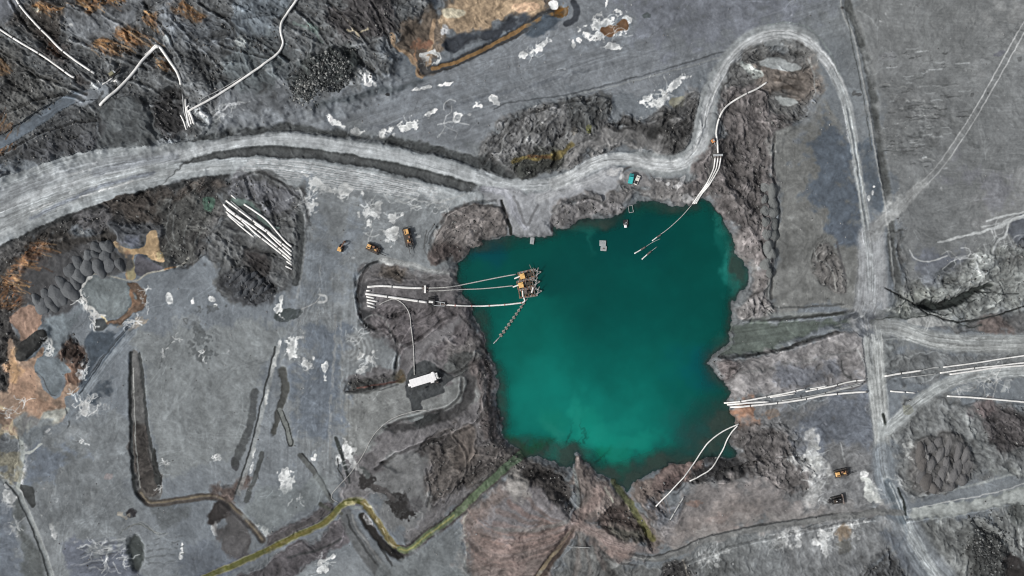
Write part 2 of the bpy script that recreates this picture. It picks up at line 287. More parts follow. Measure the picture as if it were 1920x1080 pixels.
# wheel-worn fan of the lower branch
for i in range(9):
    o = i*6.; line([(470-i*3,300+o*.45),(560,303+o*.75),(650,318+o*.7),(740,336+o*.62),(820,352+o*.55)], 1.8, (182,185,187), soft=1.4, warp=1., a=.85, brk=.5, seed=i)
    line([(480,303+o*.45),(570,308+o*.75),(660,322+o*.7),(750,340+o*.62),(800,352+o*.55)], 1.4, (110,116,118), soft=1.2, warp=1., a=.6, brk=.1, seed=i+20)
poly([(300,350),(345,303),(372,293),(400,288),(480,274),(555,276),(655,290),(780,315),(895,346),(884,358),(867,357),(805,342),(705,317),(580,297),(480,293),(420,298),(370,304),(345,306)], (76,79,80), soft=3.6, warp=2.6, sm=False, r=.15, dz=-.5, k=0)
poly([(300,350),(300,350),(301,351)], None)
line([(400,287),(480,275),(555,277),(655,291),(780,316),(890,346)], 4, (56,59,60), soft=3, a=.7)
line([(480,252),(560,247),(640,258),(730,272),(805,290),(905,319),(960,338)], 3, (132,136,138), soft=2, a=.6)
line([(475,320),(500,325),(525,345),(548,370)], 5, (152,156,158), soft=2.5, a=.8, streak=.1); line([(500,318),(530,335),(552,365)], 3, (96,100,102), soft=2, a=.6)
# spur down to the water
poly([(893,350),(930,355),(965,362),(1000,368),(1060,352),(1110,335),(1150,312),(1180,330),(1185,345),(1160,350),(1150,375),(1130,388),(1100,372),(1070,372),(1040,385),(1034,400),(1035,437),(985,443),(962,441),(950,425),(940,400),(925,375),(905,362)], (140,143,147), soft=4, warp=3, k=1, r=0., dz=.3)
line([(905,355),(935,358),(955,370),(965,400),(985,425)], 12, (150,153,160), soft=4, streak=.08, a=.8); line([(962,368),(975,395),(988,422),(1000,400),(1008,385)], 5, (108,110,113), soft=3, a=.8); line([(1012,372),(1050,355),(1100,340),(1150,318)], 18, (160,163,166), soft=8, streak=.06, a=.8)
line([(940,376),(946,400),(956,425),(958,438)], 6, (48,51,50), soft=2.5, warp=1.5, dz=-.8)
poly([(1040,392),(1060,376),(1095,368),(1125,378),(1140,392),(1160,384),(1180,372),(1215,368),(1262,378),(1308,370),(1320,350),(1300,335),(1262,340),(1225,335),(1215,350),(1190,352),(1165,345),(1150,372),(1130,386),(1100,372)], (108,107,107), soft=5, r=.5, warp=4, k=0, th=60, dz=.4)
poly([(1034,402),(1045,390),(1075,378),(1105,372),(1135,388),(1152,378),(1172,385),(1150,405),(1100,410),(1060,426),(1036,425)], (112,111,112), soft=5, r=.55, warp=4, k=0, th=70, dz=.8, zs=14)
line([(1036,395),(1060,380),(1095,368),(1115,374),(1135,388)], 5, (80,81,82), soft=3, warp=2, a=.8); line([(1165,328),(1172,318),(1190,312),(1210,317),(1222,332),(1228,350),(1222,368)], 4.5, (86,86,87), soft=3, warp=2, a=.8); line([(1165,345),(1185,352),(1215,362)], 5, (92,92,92), soft=3, warp=2, a=.7); poly([(1172,322),(1190,316),(1208,322),(1218,340),(1212,352),(1190,350),(1170,342)], (120,119,120), soft=4, warp=2, a=.8, k=0)
for b in [(1150,325,8,6,0),(1165,328,4,10,10),(1158,318,6,3,0),(1278,340,4,10,20),(1270,348,9,4,-20),(1235,338,6,4,0),(1252,345,4,3,0),(1290,372,10,5,-15),(1201,283,3,7,0)]: blot(*b, a=.8, rag=1.1, col=(190,191,192))
# loop road
LOOP = [(1040,345),(1075,330),(1110,308),(1150,298),(1200,303),(1250,311),(1285,303),(1308,280),(1318,250),(1325,205),(1345,155),(1375,108),(1410,78),(1445,66),(1480,65),(1515,80),(1548,115),(1570,150),(1588,200),(1600,260),(1610,330),(1620,400),(1628,460),(1634,540),(1636,570)]
line(LOOP[4:16], 40, (138,143,145), soft=8, k=1, r=0., warp=2, a=.9, dz=.3)
line(LOOP, 23, (166,170,172), soft=6, streak=.07, k=1, r=0., sw=3, warp=1.2, wd2=16, seed=7)
line([(1310,270),(1330,205),(1350,155),(1380,110)], 2.5, (118,122,126), soft=2, a=.8); line([(1300,285),(1322,225),(1340,175),(1370,122)], 2, (190,193,194), a=.7)
for o in (-4, 4): line([(x+o, y) for x, y in [(1572,160),(1588,205),(1600,262),(1610,330),(1620,400),(1628,455)]], 3, (176,182,184), soft=1.6, a=.9)
line([(1586,200),(1600,262),(1610,330),(1620,400),(1628,455)], 3, (92,98,102), soft=1.5, a=.8)
line([(1440,46),(1480,42),(1520,55),(1550,90),(1575,140)], 3, (120,128,128), soft=2, a=.6); line([(1300,290),(1320,262),(1334,262)], 1)
poly([(1398,100),(1430,85),(1480,82),(1510,98),(1532,140),(1535,170),(1522,210),(1500,230),(1470,235),(1440,250),(1440,280),(1400,290),(1360,262),(1345,250),(1352,180),(1370,140)], (92,93,93), soft=8, r=.65, warp=4, tex=.1, dz=-.8, zs=20)
poly([(1430,128),(1480,125),(1515,135),(1522,160),(1505,178),(1455,180),(1430,165)], (92,87,83), soft=10, r=.35, warp=6, tex=.15, th=5); w = win(1425,125,1530,185); C[w] *= 1-(.35*ss(rot_noise(8, 22, 5, 2, 58)[w]*1.4+.1)*ss(1.2-np.hypot((UU[w]-1476)/46, (VV[w]-154)/26)))[..., None]*np.array([.92, .98, 1.04])
poly([(1426,112),(1470,108),(1500,122),(1480,128),(1455,132),(1432,124)], (150,155,156), soft=3, warp=3, r=0.); poly([(1388,122),(1402,120),(1428,135),(1432,145),(1412,146)], (150,156,154), soft=3, warp=3); poly([(1458,180),(1485,178),(1500,188),(1485,196),(1465,192)], (150,155,155), soft=3, warp=3, r=0.)
line([(1518,110),(1528,150),(1526,190),(1505,225),(1485,228)], 2.5, (134,138,138), a=.7, warp=2); blot(1408,125,5,4,0,(176,178,178))
poly([(1350,190),(1400,165),(1440,185),(1440,215),(1460,225),(1490,215),(1500,230),(1450,290),(1450,345),(1446,520),(1430,570),(1400,600),(1385,590),(1410,535),(1405,498),(1380,470),(1370,430),(1345,385),(1325,362),(1290,350),(1300,320),(1330,290),(1345,255)], (94,91,91), soft=7, r=.6, warp=4, tex=.12, dz=.8, zs=24, th=75)
poly([(1380,265),(1430,255),(1450,300),(1440,400),(1400,420),(1370,380),(1350,330)], (80,78,78), soft=12, r=.7, warp=6, a=.5)
line([(1340,290),(1330,330),(1320,360)], 8, (88,90,88), soft=5, a=.6)
line([(1372,450),(1385,480),(1410,500),(1420,540),(1410,575)], 9, (134,132,130), soft=5, warp=3, a=.6, brk=.5)
poly([(1375,575),(1400,560),(1440,545),(1450,585),(1420,600),(1380,600)], (124,122,122), soft=6, warp=3, r=.5)

# --- east bench beside the loop
poly([(1452,250),(1500,225),(1540,190),(1570,200),(1590,260),(1604,330),(1615,420),(1622,520),(1600,585),(1560,575),(1450,580),(1448,480),(1462,400),(1455,330)], (112,114,113), soft=6, r=0., warp=3)
poly([(1510,250),(1545,205),(1580,235),(1600,300),(1610,380),(1612,440),(1560,445),(1530,400),(1515,340),(1505,290)], (80,88,97), soft=16, warp=8, tex=.05); poly([(1612,270),(1640,262),(1655,320),(1658,390),(1630,395),(1618,340)], (84,92,100), soft=10, warp=5)
poly([(1500,210),(1545,205),(1520,260),(1495,290)], (104,108,112), soft=12, a=.6)
poly([(1540,430),(1610,420),(1618,455),(1580,462)], (84,92,102), soft=10, warp=6, a=.8)
poly([(1528,460),(1548,455),(1570,480),(1582,520),(1575,545),(1545,540),(1525,510)], (96,95,94), soft=4, r=.6, warp=4); line([(1527,465),(1535,490),(1552,505),(1560,540)], 3, (150,152,150), warp=3, a=.7); line([(1568,455),(1575,480),(1585,530)], 4, (70,70,72), soft=3, a=.7)
line([(1440,575),(1500,576),(1580,570)], 4, (74,76,76), soft=3, a=.7); line([(1440,588),(1520,590),(1580,588)], 8, (122,126,125), soft=5, a=.7)
# plateau edge
line([(1588,-60),(1592,10),(1612,60),(1630,130),(1640,200),(1650,270),(1662,350),(1670,430),(1672,470),(1685,540)], 15, (84,87,87), soft=6, warp=2, r=.2, dz=-.4)
line([(1575,-60),(1580,20),(1602,70),(1616,140),(1628,200),(1640,280),(1655,360),(1664,420),(1672,480),(1678,540)], 3.5, (142,145,145), soft=2, warp=1, a=.8, dz=.25); line([(1585,15),(1596,70),(1610,140),(1622,200),(1634,280)], 2, (80,84,84), a=.8, soft=1.5)
blot(1580,14,4,3,0,(62,60,60)); blot(1610,177,6,3,0,(80,82,84)); 
# east plateau, bladed east-west
poly([(1600,-200),(2200,-200),(2200,540),(1920,545),(1800,540),(1740,560),(1690,540),(1678,430),(1665,330),(1650,240),(1635,140),(1612,55),(1600,0)], (113,116,117), soft=8, warp=3, tex=.02, a=.9)
sE = rot_noise(4, 40, 3, 3, 30); mE = (UU > 1640)*(VV < 560)*ss((UU-1630)/40); C *= 1+(mE*(.022+.035*ss(NB*.5))*sE)[..., None]; Z += .05*mE*sE
poly([(1660,180),(1760,170),(1800,200),(1760,290),(1680,280),(1655,240)], (104,106,107), soft=20, warp=12, a=.5, r=.15)
poly([(1820,30),(1960,10),(1960,60),(1850,60)], (128,130,130), soft=20, a=.5); poly([(1820,330),(1960,330),(1960,420),(1840,420)], (124,126,127), soft=20, a=.5)
poly([(1800,310),(1870,330),(1890,355),(1850,360),(1780,340)], (98,100,106), soft=16, warp=8, a=.6)
for x, y, l in [(1700,190,20),(1690,205,26),(1720,200,24),(1730,218,16),(1680,165,12),(1690,228,30),(1740,235,14),(1665,290,20),(1720,300,20),(1650,160,12)]:
    line([(x,y),(x+l,y-2),(x+l*1.6,y+1)], 3, (146,149,149), soft=2, a=.55, warp=2, brk=.3, seed=x); line([(x,y+4),(x+l*1.5,y+3)], 2.5, (76,79,80), soft=2, a=.5, warp=2, brk=.2, seed=x+1)
line([(1658,283),(1690,284),(1715,281)], 1.6, (50,52,52), soft=1, warp=1)
for b in [(1660,103,3),(1823,178,3),(1910,110,6),(1852,175,2),(1600,175,5)]: blot(*b, col=(82,84,85), a=.8)
blot(1665,105,16,8,-10,(134,137,141),a=.5); blot(1875,100,10,4,-20,(92,94,104),a=.6)
TR = [(1960,-10),(1915,60),(1870,140),(1830,210),(1795,265),(1760,315),(1725,350),(1690,385),(1650,415),(1636,440)]
for o in (-4.5, 4.5): line([(x+o, y+o*.6) for x, y in TR], 2.2, (150,153,153), soft=1.5, warp=.8, a=.8, brk=.5, seed=o, k=1)
poly([(1725,340),(1735,348),(1715,370),(1690,392),(1660,412),(1636,445),(1636,420),(1655,400),(1685,372)], (146,149,149), soft=4, warp=2, a=.75, k=1)
for i in range(5): line([(1735-i*2,340+i*3),(1700-i,372+i*4),(1660,405+i*4),(1636,435+i*3)], 1.5, [(110,114,114),(172,175,175)][i % 2], soft=1.2, a=.7, warp=1.2)
for b in [(1638,350,3),(1636,362,2,5),(1629,372,3,6)]: blot(*b, col=WH)
line([(1636,400),(1645,408),(1665,398)], 2.5, (140,143,143), a=.6)
# eroded ground in the east
poly([(1690,520),(1780,500),(1850,470),(1960,440),(1960,560),(1850,600),(1750,600),(1670,590),(1660,555)], (122,126,125), soft=10, warp=6, r=.5, tex=.12)
poly([(1890,425),(1960,400),(1960,480),(1900,460)], (82,86,92), soft=4, warp=3); poly([(1880,455),(1915,480),(1920,510),(1890,500)], (88,90,90), soft=6, a=.7)
poly([(1720,480),(1780,470),(1800,490),(1760,520),(1720,520)], (92,97,108), soft=12, warp=5, a=.6); line([(1755,515),(1770,505),(1790,492)], 8, (74,78,80), soft=5, a=.8)
poly([(1672,440),(1690,440),(1705,480),(1705,540),(1690,545),(1680,500)], (84,86,87), soft=6, warp=4, r=.4)
for p, wd in [([(1960,395),(1910,407),(1885,418),(1850,432),(1800,445),(1760,455)],4),([(1920,398),(1880,405),(1850,415)],3),([(1890,420),(1885,440),(1870,455),(1862,475)],3.5),([(1775,480),(1740,490),(1715,485),(1705,470)],2.5)]: line(p, wd, (170,174,175), soft=2, warp=1.5, a=.8)
line([(1660,540),(1685,552),(1700,562),(1722,575),(1740,588),(1790,602),(1830,600),(1890,585),(1960,560)], 2.5, (40,43,43), soft=1.5, warp=1.5, dz=-.3)
poly([(1718,572),(1735,562),(1760,565),(1790,558),(1820,545),(1855,533),(1862,538),(1830,552),(1800,572),(1770,580),(1740,582)], (36,40,39), soft=2.5, warp=2.5, dz=-1.5, zs=10)
poly([(1680,575),(1720,545),(1760,560),(1720,575),(1690,595)], (136,140,136), soft=6, r=.5, warp=4); poly([(1700,600),(1720,580),(1740,590),(1800,602),(1760,612),(1710,608)], (146,149,149), soft=3, warp=3, r=.2)
line([(1700,575),(1760,580),(1720,590),(1670,592)], 10, (60,64,62), soft=6, a=.6, warp=4); line([(1870,552),(1910,550)], 2.5, (62,65,65), warp=1.5); line([(1840,510),(1860,500),(1880,485)], 9, (74,78,80), soft=6, a=.6)
poly([(1760,612),(1850,595),(1960,575),(1960,625),(1850,620),(1790,618)], (86,87,88), soft=6, warp=3, r=.35); poly([(1840,605),(1880,600),(1900,625),(1850,620)], (98,86,82), soft=6, a=.6)
# creek inlet and crossing
poly([(1370,605),(1440,603),(1500,598),(1560,600),(1610,592),(1600,610),(1540,620),(1500,640),(1440,655),(1390,665),(1345,672),(1372,640)], (88,96,92), soft=5, warp=3, dz=-1.5, zs=14, r=0., k=0)
w = win(1360,595,1620,680); C[w] *= 1+(.07*rot_noise(-8, 60, 3, 2, 41)[w])[..., None]
line([(1440,598),(1500,594),(1560,590),(1620,585)], 6, (66,69,68), soft=4, warp=2, a=.8); line([(1400,668),(1470,655),(1530,632),(1580,625)], 6, (62,66,66), soft=4, warp=2.5, a=.8, r=.5)
# --- south-east ground
poly([(1340,672),(1400,670),(1470,655),(1560,630),(1610,628),(1625,680),(1610,718),(1500,735),(1375,750),(1372,735),(1350,708),(1335,690)], (116,115,116), soft=6, r=.32, warp=4, tex=.1, dz=.5, th=-10)
poly([(1335,678),(1365,672),(1385,690),(1375,710),(1352,706)], (96,90,90), soft=4, r=.8, a=.8); poly([(1470,700),(1560,685),(1590,705),(1500,728)], (96,101,110), soft=10, a=.7); line([(1390,705),(1450,690),(1560,668),(1600,655)], 5, (88,90,90), soft=5, a=.5, warp=3)
poly([(1640,625),(1700,630),(1660,640),(1690,660),(1720,670),(1660,700)], (96,99,99), soft=8, a=.7, r=.3)
line([(1578,680),(1582,700),(1605,712)], 4, (58,60,60), warp=3, soft=2, a=.8)
line([(1640,612),(1690,618),(1750,638),(1840,645),(1960,643)], 34, (130,134,134), soft=14, streak=.07, a=.8, k=1, sw=3, r=0.); line([(1650,610),(1700,625),(1780,648),(1960,650)], 12, (150,153,153), soft=5, streak=.07, a=.8, k=1)
line([(1655,620),(1690,632),(1720,645)], 3, (170,173,173), a=.7, brk=.3)
poly([(1660,690),(1700,665),(1800,660),(1960,650),(1960,700),(1800,700),(1720,715),(1660,720)], (104,107,108), soft=8, r=.25, a=.8)
poly([(1385,755),(1500,745),(1600,740),(1630,745),(1640,850),(1650,960),(1560,970),(1460,985),(1380,1000),(1290,1020),(1230,1010),(1250,950),(1290,895),(1330,860),(1385,858),(1375,820)], (114,116,118), soft=8, r=.25, warp=5, tex=.06, th=-15)
poly([(1480,760),(1600,745),(1635,780),(1630,830),(1560,840),(1510,830),(1480,800)], (92,98,107), soft=14, r=.2, a=.85); poly([(1445,820),(1480,800),(1530,830),(1560,850),(1540,880),(1480,850)], (86,92,102), soft=12, a=.6)
poly([(1378,765),(1420,758),(1450,770),(1440,790),(1400,800),(1385,790)], (132,104,88), soft=9, warp=5, brk=.3); blot(1388,800,9,7,0,(88,54,34)); blot(1445,775,16,8,0,(134,108,86),a=.5)
poly([(1385,810),(1440,790),(1480,800),(1500,840),(1520,880),(1500,930),(1440,900),(1400,880),(1385,858)], (88,86,86), soft=9, r=.6, tex=.12, warp=6, th=70)
poly([(1320,862),(1380,860),(1390,890),(1350,905),(1300,905),(1290,890)], (48,48,49), soft=6, r=.9, warp=5); poly([(1260,870),(1300,865),(1312,880),(1280,905),(1240,925),(1222,915),(1235,890)], (112,98,94), soft=6, r=.4, warp=4); poly([(1235,905),(1275,895),(1270,915),(1240,928)], (66,58,58), soft=5, r=.6, a=.8)
poly([(1500,780),(1525,800),(1535,835),(1530,850),(1560,855),(1555,900),(1520,940),(1500,930),(1515,880),(1480,860),(1475,850),(1510,842),(1505,810)], (156,158,158), soft=4, warp=6, brk=.45, a=.85); blot(1530,860,12,18,0,(172,175,173),rag=.9)
poly([(1620,890),(1640,895),(1658,930),(1655,950),(1640,935)], (178,182,180), soft=3, warp=4, brk=.7); blot(1620,890,7,5,0)
poly([(1270,930),(1320,905),(1440,910),(1500,945),(1550,960),(1440,985),(1300,1020),(1250,1015),(1245,985)], (124,120,119), soft=10, r=.15, a=.85); poly([(1340,970),(1400,960),(1400,990),(1350,1000)], (138,116,110), soft=10, brk=.3, a=.6); blot(1300,945,14,6,0,(132,104,92),a=.6)
line([(1575,830),(1582,860),(1585,870)], 2, (168,172,174), a=.8)
# road running south through the crossing
SR = [(1634,440),(1636,500),(1634,560),(1625,600),(1635,640),(1640,690),(1645,740),(1650,790),(1655,850),(1662,900),(1680,945),(1705,1000),(1735,1050),(1780,1110),(1840,1230)]
line(SR[:4], 46, (146,149,152), soft=14, streak=.085, k=1, r=0., wd2=64, seed=11); line(SR[4:9], 40, (148,152,152), soft=9, streak=.085, k=1, r=0., seed=12, wd2=30)
line(SR[8:], 34, (104,114,122), soft=10, streak=.085, k=1, r=0., seed=13, wd2=60); line(SR[7:12], 13, (166,172,173), soft=7, streak=.08, a=.75, seed=14)
line([(1662,905),(1675,940),(1692,975)], 18, (74,84,92), soft=6, a=.8, streak=.06); line([(1668,905),(1684,945),(1706,990),(1725,1030)], 3, (160,168,172), soft=1.5, a=.8); line([(1675,905),(1691,945),(1712,985)], 2.2, (150,158,162), soft=1.5, a=.7); line([(1683,915),(1694,945),(1697,968)], 4, (44,50,50), soft=2.5)
poly([(1560,598),(1600,585),(1640,572),(1660,598),(1680,608),(1640,622),(1600,612)], (66,70,75), soft=10, warp=6, a=.85, tex=.1)
line([(1560,615),(1590,605),(1620,590),(1632,560)], 3, (150,153,155), a=.6, soft=2, brk=.3); line([(1550,622),(1600,610)], 3, (136,140,140), a=.5); line([(1625,600),(1605,580),(1590,585)], 5, (136,139,141), a=.5, soft=4)
for o in (-12,-4,5,14): line([(1636+o,610),(1640+o,650),(1644+o*.8,720),(1650+o*.7,790)], 1.8, (176,180,180), soft=1.3, warp=1, a=.6, brk=.5, seed=o)
line([(1606,655),(1618,680),(1625,700)], 3, (158,161,161), a=.7); line([(1653,660),(1650,700)], 3, (150,153,153), a=.6)
line([(1665,800),(1700,770),(1740,740),(1790,715),(1850,700),(1960,692)], 22, (142,147,149), soft=7, streak=.085, k=1, r=0., seed=15); blot(1700,768,11,10,0,(128,130,122),rag=.3,soft=.15); blot(1678,802,6,5,0,(86,90,86)); line([(1655,778),(1660,800),(1668,815)], 7, (56,60,58), wd2=4, soft=3); blot(1660,802,4,4,0,(130,136,134))
for b in [(1845,715,12,6,0),(1880,725,9,12,30),(1905,700,12,6,0),(1810,728,12,5,-10),(1790,735,10,4,-10),(1868,718,6,5,0)]: blot(*b, col=(158,162,162), a=.6, rag=.9)
poly([(1700,745),(1740,735),(1780,745),(1960,770),(1960,900),(1850,890),(1740,930),(1690,930),(1680,860),(1672,800),(1690,790)], (103,106,107), soft=8, r=.38, warp=5, tex=.1, th=50)
poly([(1830,760),(1960,770),(1960,840),(1880,850),(1850,810)], (72,70,71), soft=10, r=.7, warp=7, tex=.12); poly([(1820,750),(1870,752),(1860,775),(1830,775)], (108,98,98), soft=8, a=.6); line([(1810,785),(1835,825),(1862,870)], 6, (122,126,126), soft=4, a=.7)
poly([(1705,835),(1725,820),(1790,815),(1825,850),(1815,890),(1760,930),(1715,915),(1708,880)], (84,84,84), soft=5, r=.4, dz=.8, zs=16)
for b in [(1702,835,10,5),(1700,850,4,6),(1690,910,12,5,40),(1680,895,4,9,-20)]: blot(*b, col=(170,173,172), a=.8, rag=.8)
line([(1860,880),(1870,885),(1900,885),(1960,890)], 14, (120,124,123), soft=8, a=.7)
# lower bench road and rim track
poly([(1700,960),(1760,950),(1830,935),(1885,922),(1960,895),(1960,930),(1890,945),(1800,965),(1730,975)], (134,140,138), soft=4, warp=2, k=1, r=0.); line([(1700,957),(1790,938),(1880,920),(1960,890)], 2, (170,173,173), a=.8, warp=1)
poly([(1886,920),(1925,925),(1920,935),(1900,932)], (64,68,66), soft=3, a=.8)
line([(1960,880),(1900,890),(1840,905),(1760,925)], 4, (150,155,154), a=.5, soft=3)
poly([(1700,980),(1800,965),(1890,945),(1960,940),(1960,1230),(1800,1230),(1740,1080)], (104,107,107), soft=8, r=.4, warp=6, tex=.1, th=70)
poly([(1820,995),(1850,985),(1872,1010),(1885,1060),(1870,1100),(1830,1090),(1810,1030)], (60,62,62), soft=6, r=.9, warp=5, dz=1.2, zs=20); poly([(1885,1050),(1920,1060),(1920,1100),(1880,1100)], (44,42,42), soft=5, r=.3)
line([(1905,970),(1912,1000),(1916,1040)], 4, (136,140,140), a=.7); poly([(1890,930),(1960,900),(1960,970),(1900,975)], (60,64,63), soft=8, a=.6, r=.6)
poly([(1440,990),(1550,975),(1640,965),(1690,985),(1720,1060),(1780,1230),(1400,1230),(1380,1080),(1390,1030)], (114,117,119), soft=8, r=.22, warp=5, tex=.06, th=78)
poly([(1640,1045),(1665,1035),(1690,1080),(1680,1130),(1620,1120),(1620,1070)], (70,72,74), soft=6, r=.8); poly([(1650,1000),(1700,1010),(1730,1080),(1690,1060)], (78,84,92), soft=8, a=.7)
w = win(1440,985,1700,1100); C[w] *= 1+(.10*rot_noise(75, 50, 5, 2, 43)[w])[..., None]
for b in [(1462,1012,34,13,-8),(1545,1022,8,18,-10),(1530,1018,10,8,0),(1585,988,30,8,-12),(1575,1000,22,8,0)]: blot(*b, a=.7, rag=.95)
poly([(1568,1002),(1580,992),(1595,995),(1592,1005),(1575,1012)], (128,116,102), soft=4, warp=5, brk=.4); blot(1585,1025,14,12,0,(98,98,94),a=.8)
for x, y in [(1465,1010),(1458,1025)]: blot(x,y,9,3,-15,(96,98,98))
RIM = [(1030,990),(1080,985),(1110,1010),(1160,1035),(1220,1048),(1270,1035),(1310,1015),(1370,1000),(1440,985),(1500,978),(1560,968),(1610,965),(1640,958),(1660,962),(1690,962)]
line(RIM[3:], 11, (92,94,94), soft=4, warp=2, a=.8); line(RIM[3:], 3.5, (136,138,137), soft=2, warp=1.2, a=.8, dz=.2); line([(x,y-5) for x,y in RIM[3:13]], 2, (62,63,64), soft=1.5, warp=1.2, a=.7)
# --- south: reddish spoil below the lake
poly([(870,960),(905,930),(960,900),(1010,880),(1040,885),(1060,940),(1085,975),(1150,1000),(1220,1040),(1180,1060),(1120,1040),(1080,1010),(1060,1040),(1030,1085),(1000,1230),(880,1230),(872,1080)], (113,105,102), soft=10, r=.25, warp=5, tex=.06, dz=.5, zs=30, th=-22)
poly([(880,985),(920,960),(980,980),(1060,985),(1075,970),(1080,1010),(1040,1050),(990,1060),(900,1055),(878,1040)], (121,109,105), soft=16, a=.85, tex=.05)
w = win(860,940,1090,1100); C[w] *= 1+(.09*rot_noise(-18, 80, 5, 3, 44)[w])[..., None]
poly([(880,990),(920,955),(960,905),(1000,900),(1040,930),(1070,960),(1050,985),(980,1000),(920,1005)], (116,114,116), soft=9, r=.1, warp=3, dz=1.4, zs=44)
w = win(900,900,1070,1000); C[w] *= 1+(.10*rot_noise(50, 50, 5, 2, 45)[w])[..., None]
poly([(955,885),(985,860),(1020,862),(1055,885),(1075,920),(1072,960),(1060,960),(1030,925),(1000,905),(960,900)], (58,56,55), soft=6, r=.8, warp=5, dz=-.5)
poly([(1072,880),(1080,855),(1100,872),(1130,900),(1160,925),(1180,935),(1215,980),(1240,1015),(1215,1035),(1180,1010),(1120,985),(1085,970),(1080,930)], (110,103,100), soft=5, r=.45, warp=4, tex=.1, th=55)
poly([(1120,985),(1135,960),(1155,945),(1180,950),(1195,975),(1215,1005),(1225,1025),(1200,1020),(1170,1010),(1145,1000)], (54,48,46), soft=5, r=.6, warp=4, dz=-.8); poly([(1150,990),(1180,985),(1200,1005),(1222,1025),(1180,1015)], (88,88,82), soft=5, a=.8)
poly([(1190,915),(1225,900),(1245,930),(1260,960),(1235,985),(1215,960)], (104,96,92), soft=5, r=.5, warp=4); poly([(1215,940),(1250,945),(1275,935),(1285,950),(1262,985),(1250,1010),(1235,980)], (96,99,104), soft=6, r=.4)
line([(1150,905),(1165,925),(1185,950),(1200,975),(1215,1000),(1225,1012)], 11, (92,98,78), soft=4, warp=2, dz=-.8, zs=8, col2=(94,92,56)); line([(1135,915),(1150,940)], 3.5, (146,148,138))
line([(1075,880),(1084,920),(1083,960),(1075,985),(1068,1000)], 6, (130,136,136), soft=3, warp=1.5, a=.85); line([(1084,895),(1090,940),(1084,980)], 3, (56,54,52), soft=2, a=.7)
line([(1072,990),(1055,1020),(1030,1055),(1005,1090),(980,1130)], 19, (66,58,54), soft=5, warp=2, dz=-1.2, zs=10); line([(1072,990),(1055,1018),(1028,1052),(1005,1085),(980,1130)], 8, (114,104,88), soft=2.5, warp=1.2, k=2)
line([(1085,985),(1115,1000),(1150,1020),(1180,1035),(1150,1040),(1110,1020)], 16, (146,128,122), soft=10, a=.6, streak=.08)
poly([(1040,1070),(1075,1010),(1100,1000),(1125,1030),(1180,1050),(1240,1055),(1300,1035),(1380,1010),(1400,1060),(1390,1230),(1000,1230)], (102,104,104), soft=8, r=.3, warp=5, tex=.08, th=100)
line([(1110,1015),(1125,1040),(1150,1075),(1175,1120)], 9, (58,58,57), soft=6, a=.7, wd2=24, warp=3); line([(1118,1025),(1150,1050),(1190,1060)], 5, (66,66,66), soft=3, a=.7); poly([(1245,1060),(1280,1050),(1300,1080),(1290,1110),(1240,1100)], (60,60,60), soft=6, r=.9)
poly([(1300,1035),(1440,1005),(1440,1110),(1330,1110)], (108,112,114), soft=10, a=.7); poly([(1335,1060),(1370,1050),(1390,1070),(1350,1090)], (72,74,74), soft=8, a=.7); blot(1375,1058,2)
for b in [(1325,1045,16,12,0),(1310,1040,8,5,0),(1360,1035,8,4,-20),(1345,1060,6,3,30)]: blot(*b, a=.7, rag=1.1, col=(180,183,183))
line([(1280,1050),(1290,1080),(1300,1110)], 3, (150,146,138), a=.7, warp=1.5)
line([(875,960),(872,990),(878,1020),(874,1050),(880,1100)], 4, (160,160,152), soft=2, warp=3, a=.7, brk=.1)
for a_, c_ in enumerate([(151,(136,116,110)),(163,(100,88,84)),(172,(138,122,118)),(188,(104,92,88)),(200,(132,112,106)),(215,(98,86,82)),(25,(140,124,119)),(42,(104,96,94)),(12,(134,122,118)),(-12,(132,120,116)),(-30,(100,92,90)),(60,(90,86,84)),(75,(120,112,108))]):
    t_ = math.radians(c_[0]); L_ = 150 if c_[0] > 90 else 110; line([(1078+L_*f*math.cos(t_+.25*f), 990+L_*f*math.sin(t_+.25*f)*(.6 if c_[0] > 90 else .8)) for f in (.08,.35,.65,1)], 4, c_[1], soft=5, wd2=12, a=.5, warp=3)
# --- west shore
poly([(668,520),(680,498),(720,487),(790,500),(850,505),(856,540),(870,565),(892,602),(910,635),(918,665),(935,715),(930,745),(945,790),(942,822),(985,857),(960,885),(900,935),(870,960),(830,985),(770,1025),(760,1000),(790,960),(720,930),(640,940),(655,840),(680,770),(648,728),(660,640),(668,590)], (106,105,107), soft=7, r=.22, warp=4, tex=.06, th=-40)
poly([(670,530),(684,503),(722,492),(790,506),(850,512),(852,535),(700,530),(690,545),(690,580),(720,600),(690,615),(672,580)], (92,91,92), soft=6, r=.3, warp=3, tex=.08, dz=-.5, th=10)
poly([(672,545),(690,530),(690,570),(712,582),(708,596),(685,612),(672,590)], (54,55,57), soft=8, r=.1); poly([(715,505),(745,500),(765,512),(745,525),(715,522)], (74,68,62), soft=8, r=.5, a=.8); line([(668,560),(666,530),(676,508),(696,494),(716,488)], 4, (48,51,53), soft=2, warp=1, a=.9, dz=-.4)
poly([(712,575),(760,560),(860,560),(890,605),(895,650),(850,690),(820,660),(770,680),(740,700),(742,660),(720,640),(700,620)], (92,89,91), soft=8, r=.45, warp=4, tex=.1, th=-35)
poly([(700,545),(840,560),(850,575),(770,572),(705,560)], (100,98,100), soft=5, r=.2); line([(680,600),(700,590),(722,600),(740,640),(760,650)], 3, (118,120,120), soft=2, a=.6)
poly([(745,700),(752,660),(800,635),(850,600),(862,590),(870,602),(830,640),(790,668),(775,690),(765,700)], (106,105,107), soft=5, r=.05, warp=3)
poly([(850,650),(890,630),(910,650),(920,670),(890,700),(860,690)], (100,98,98), soft=6, r=.45, warp=4, th=80)
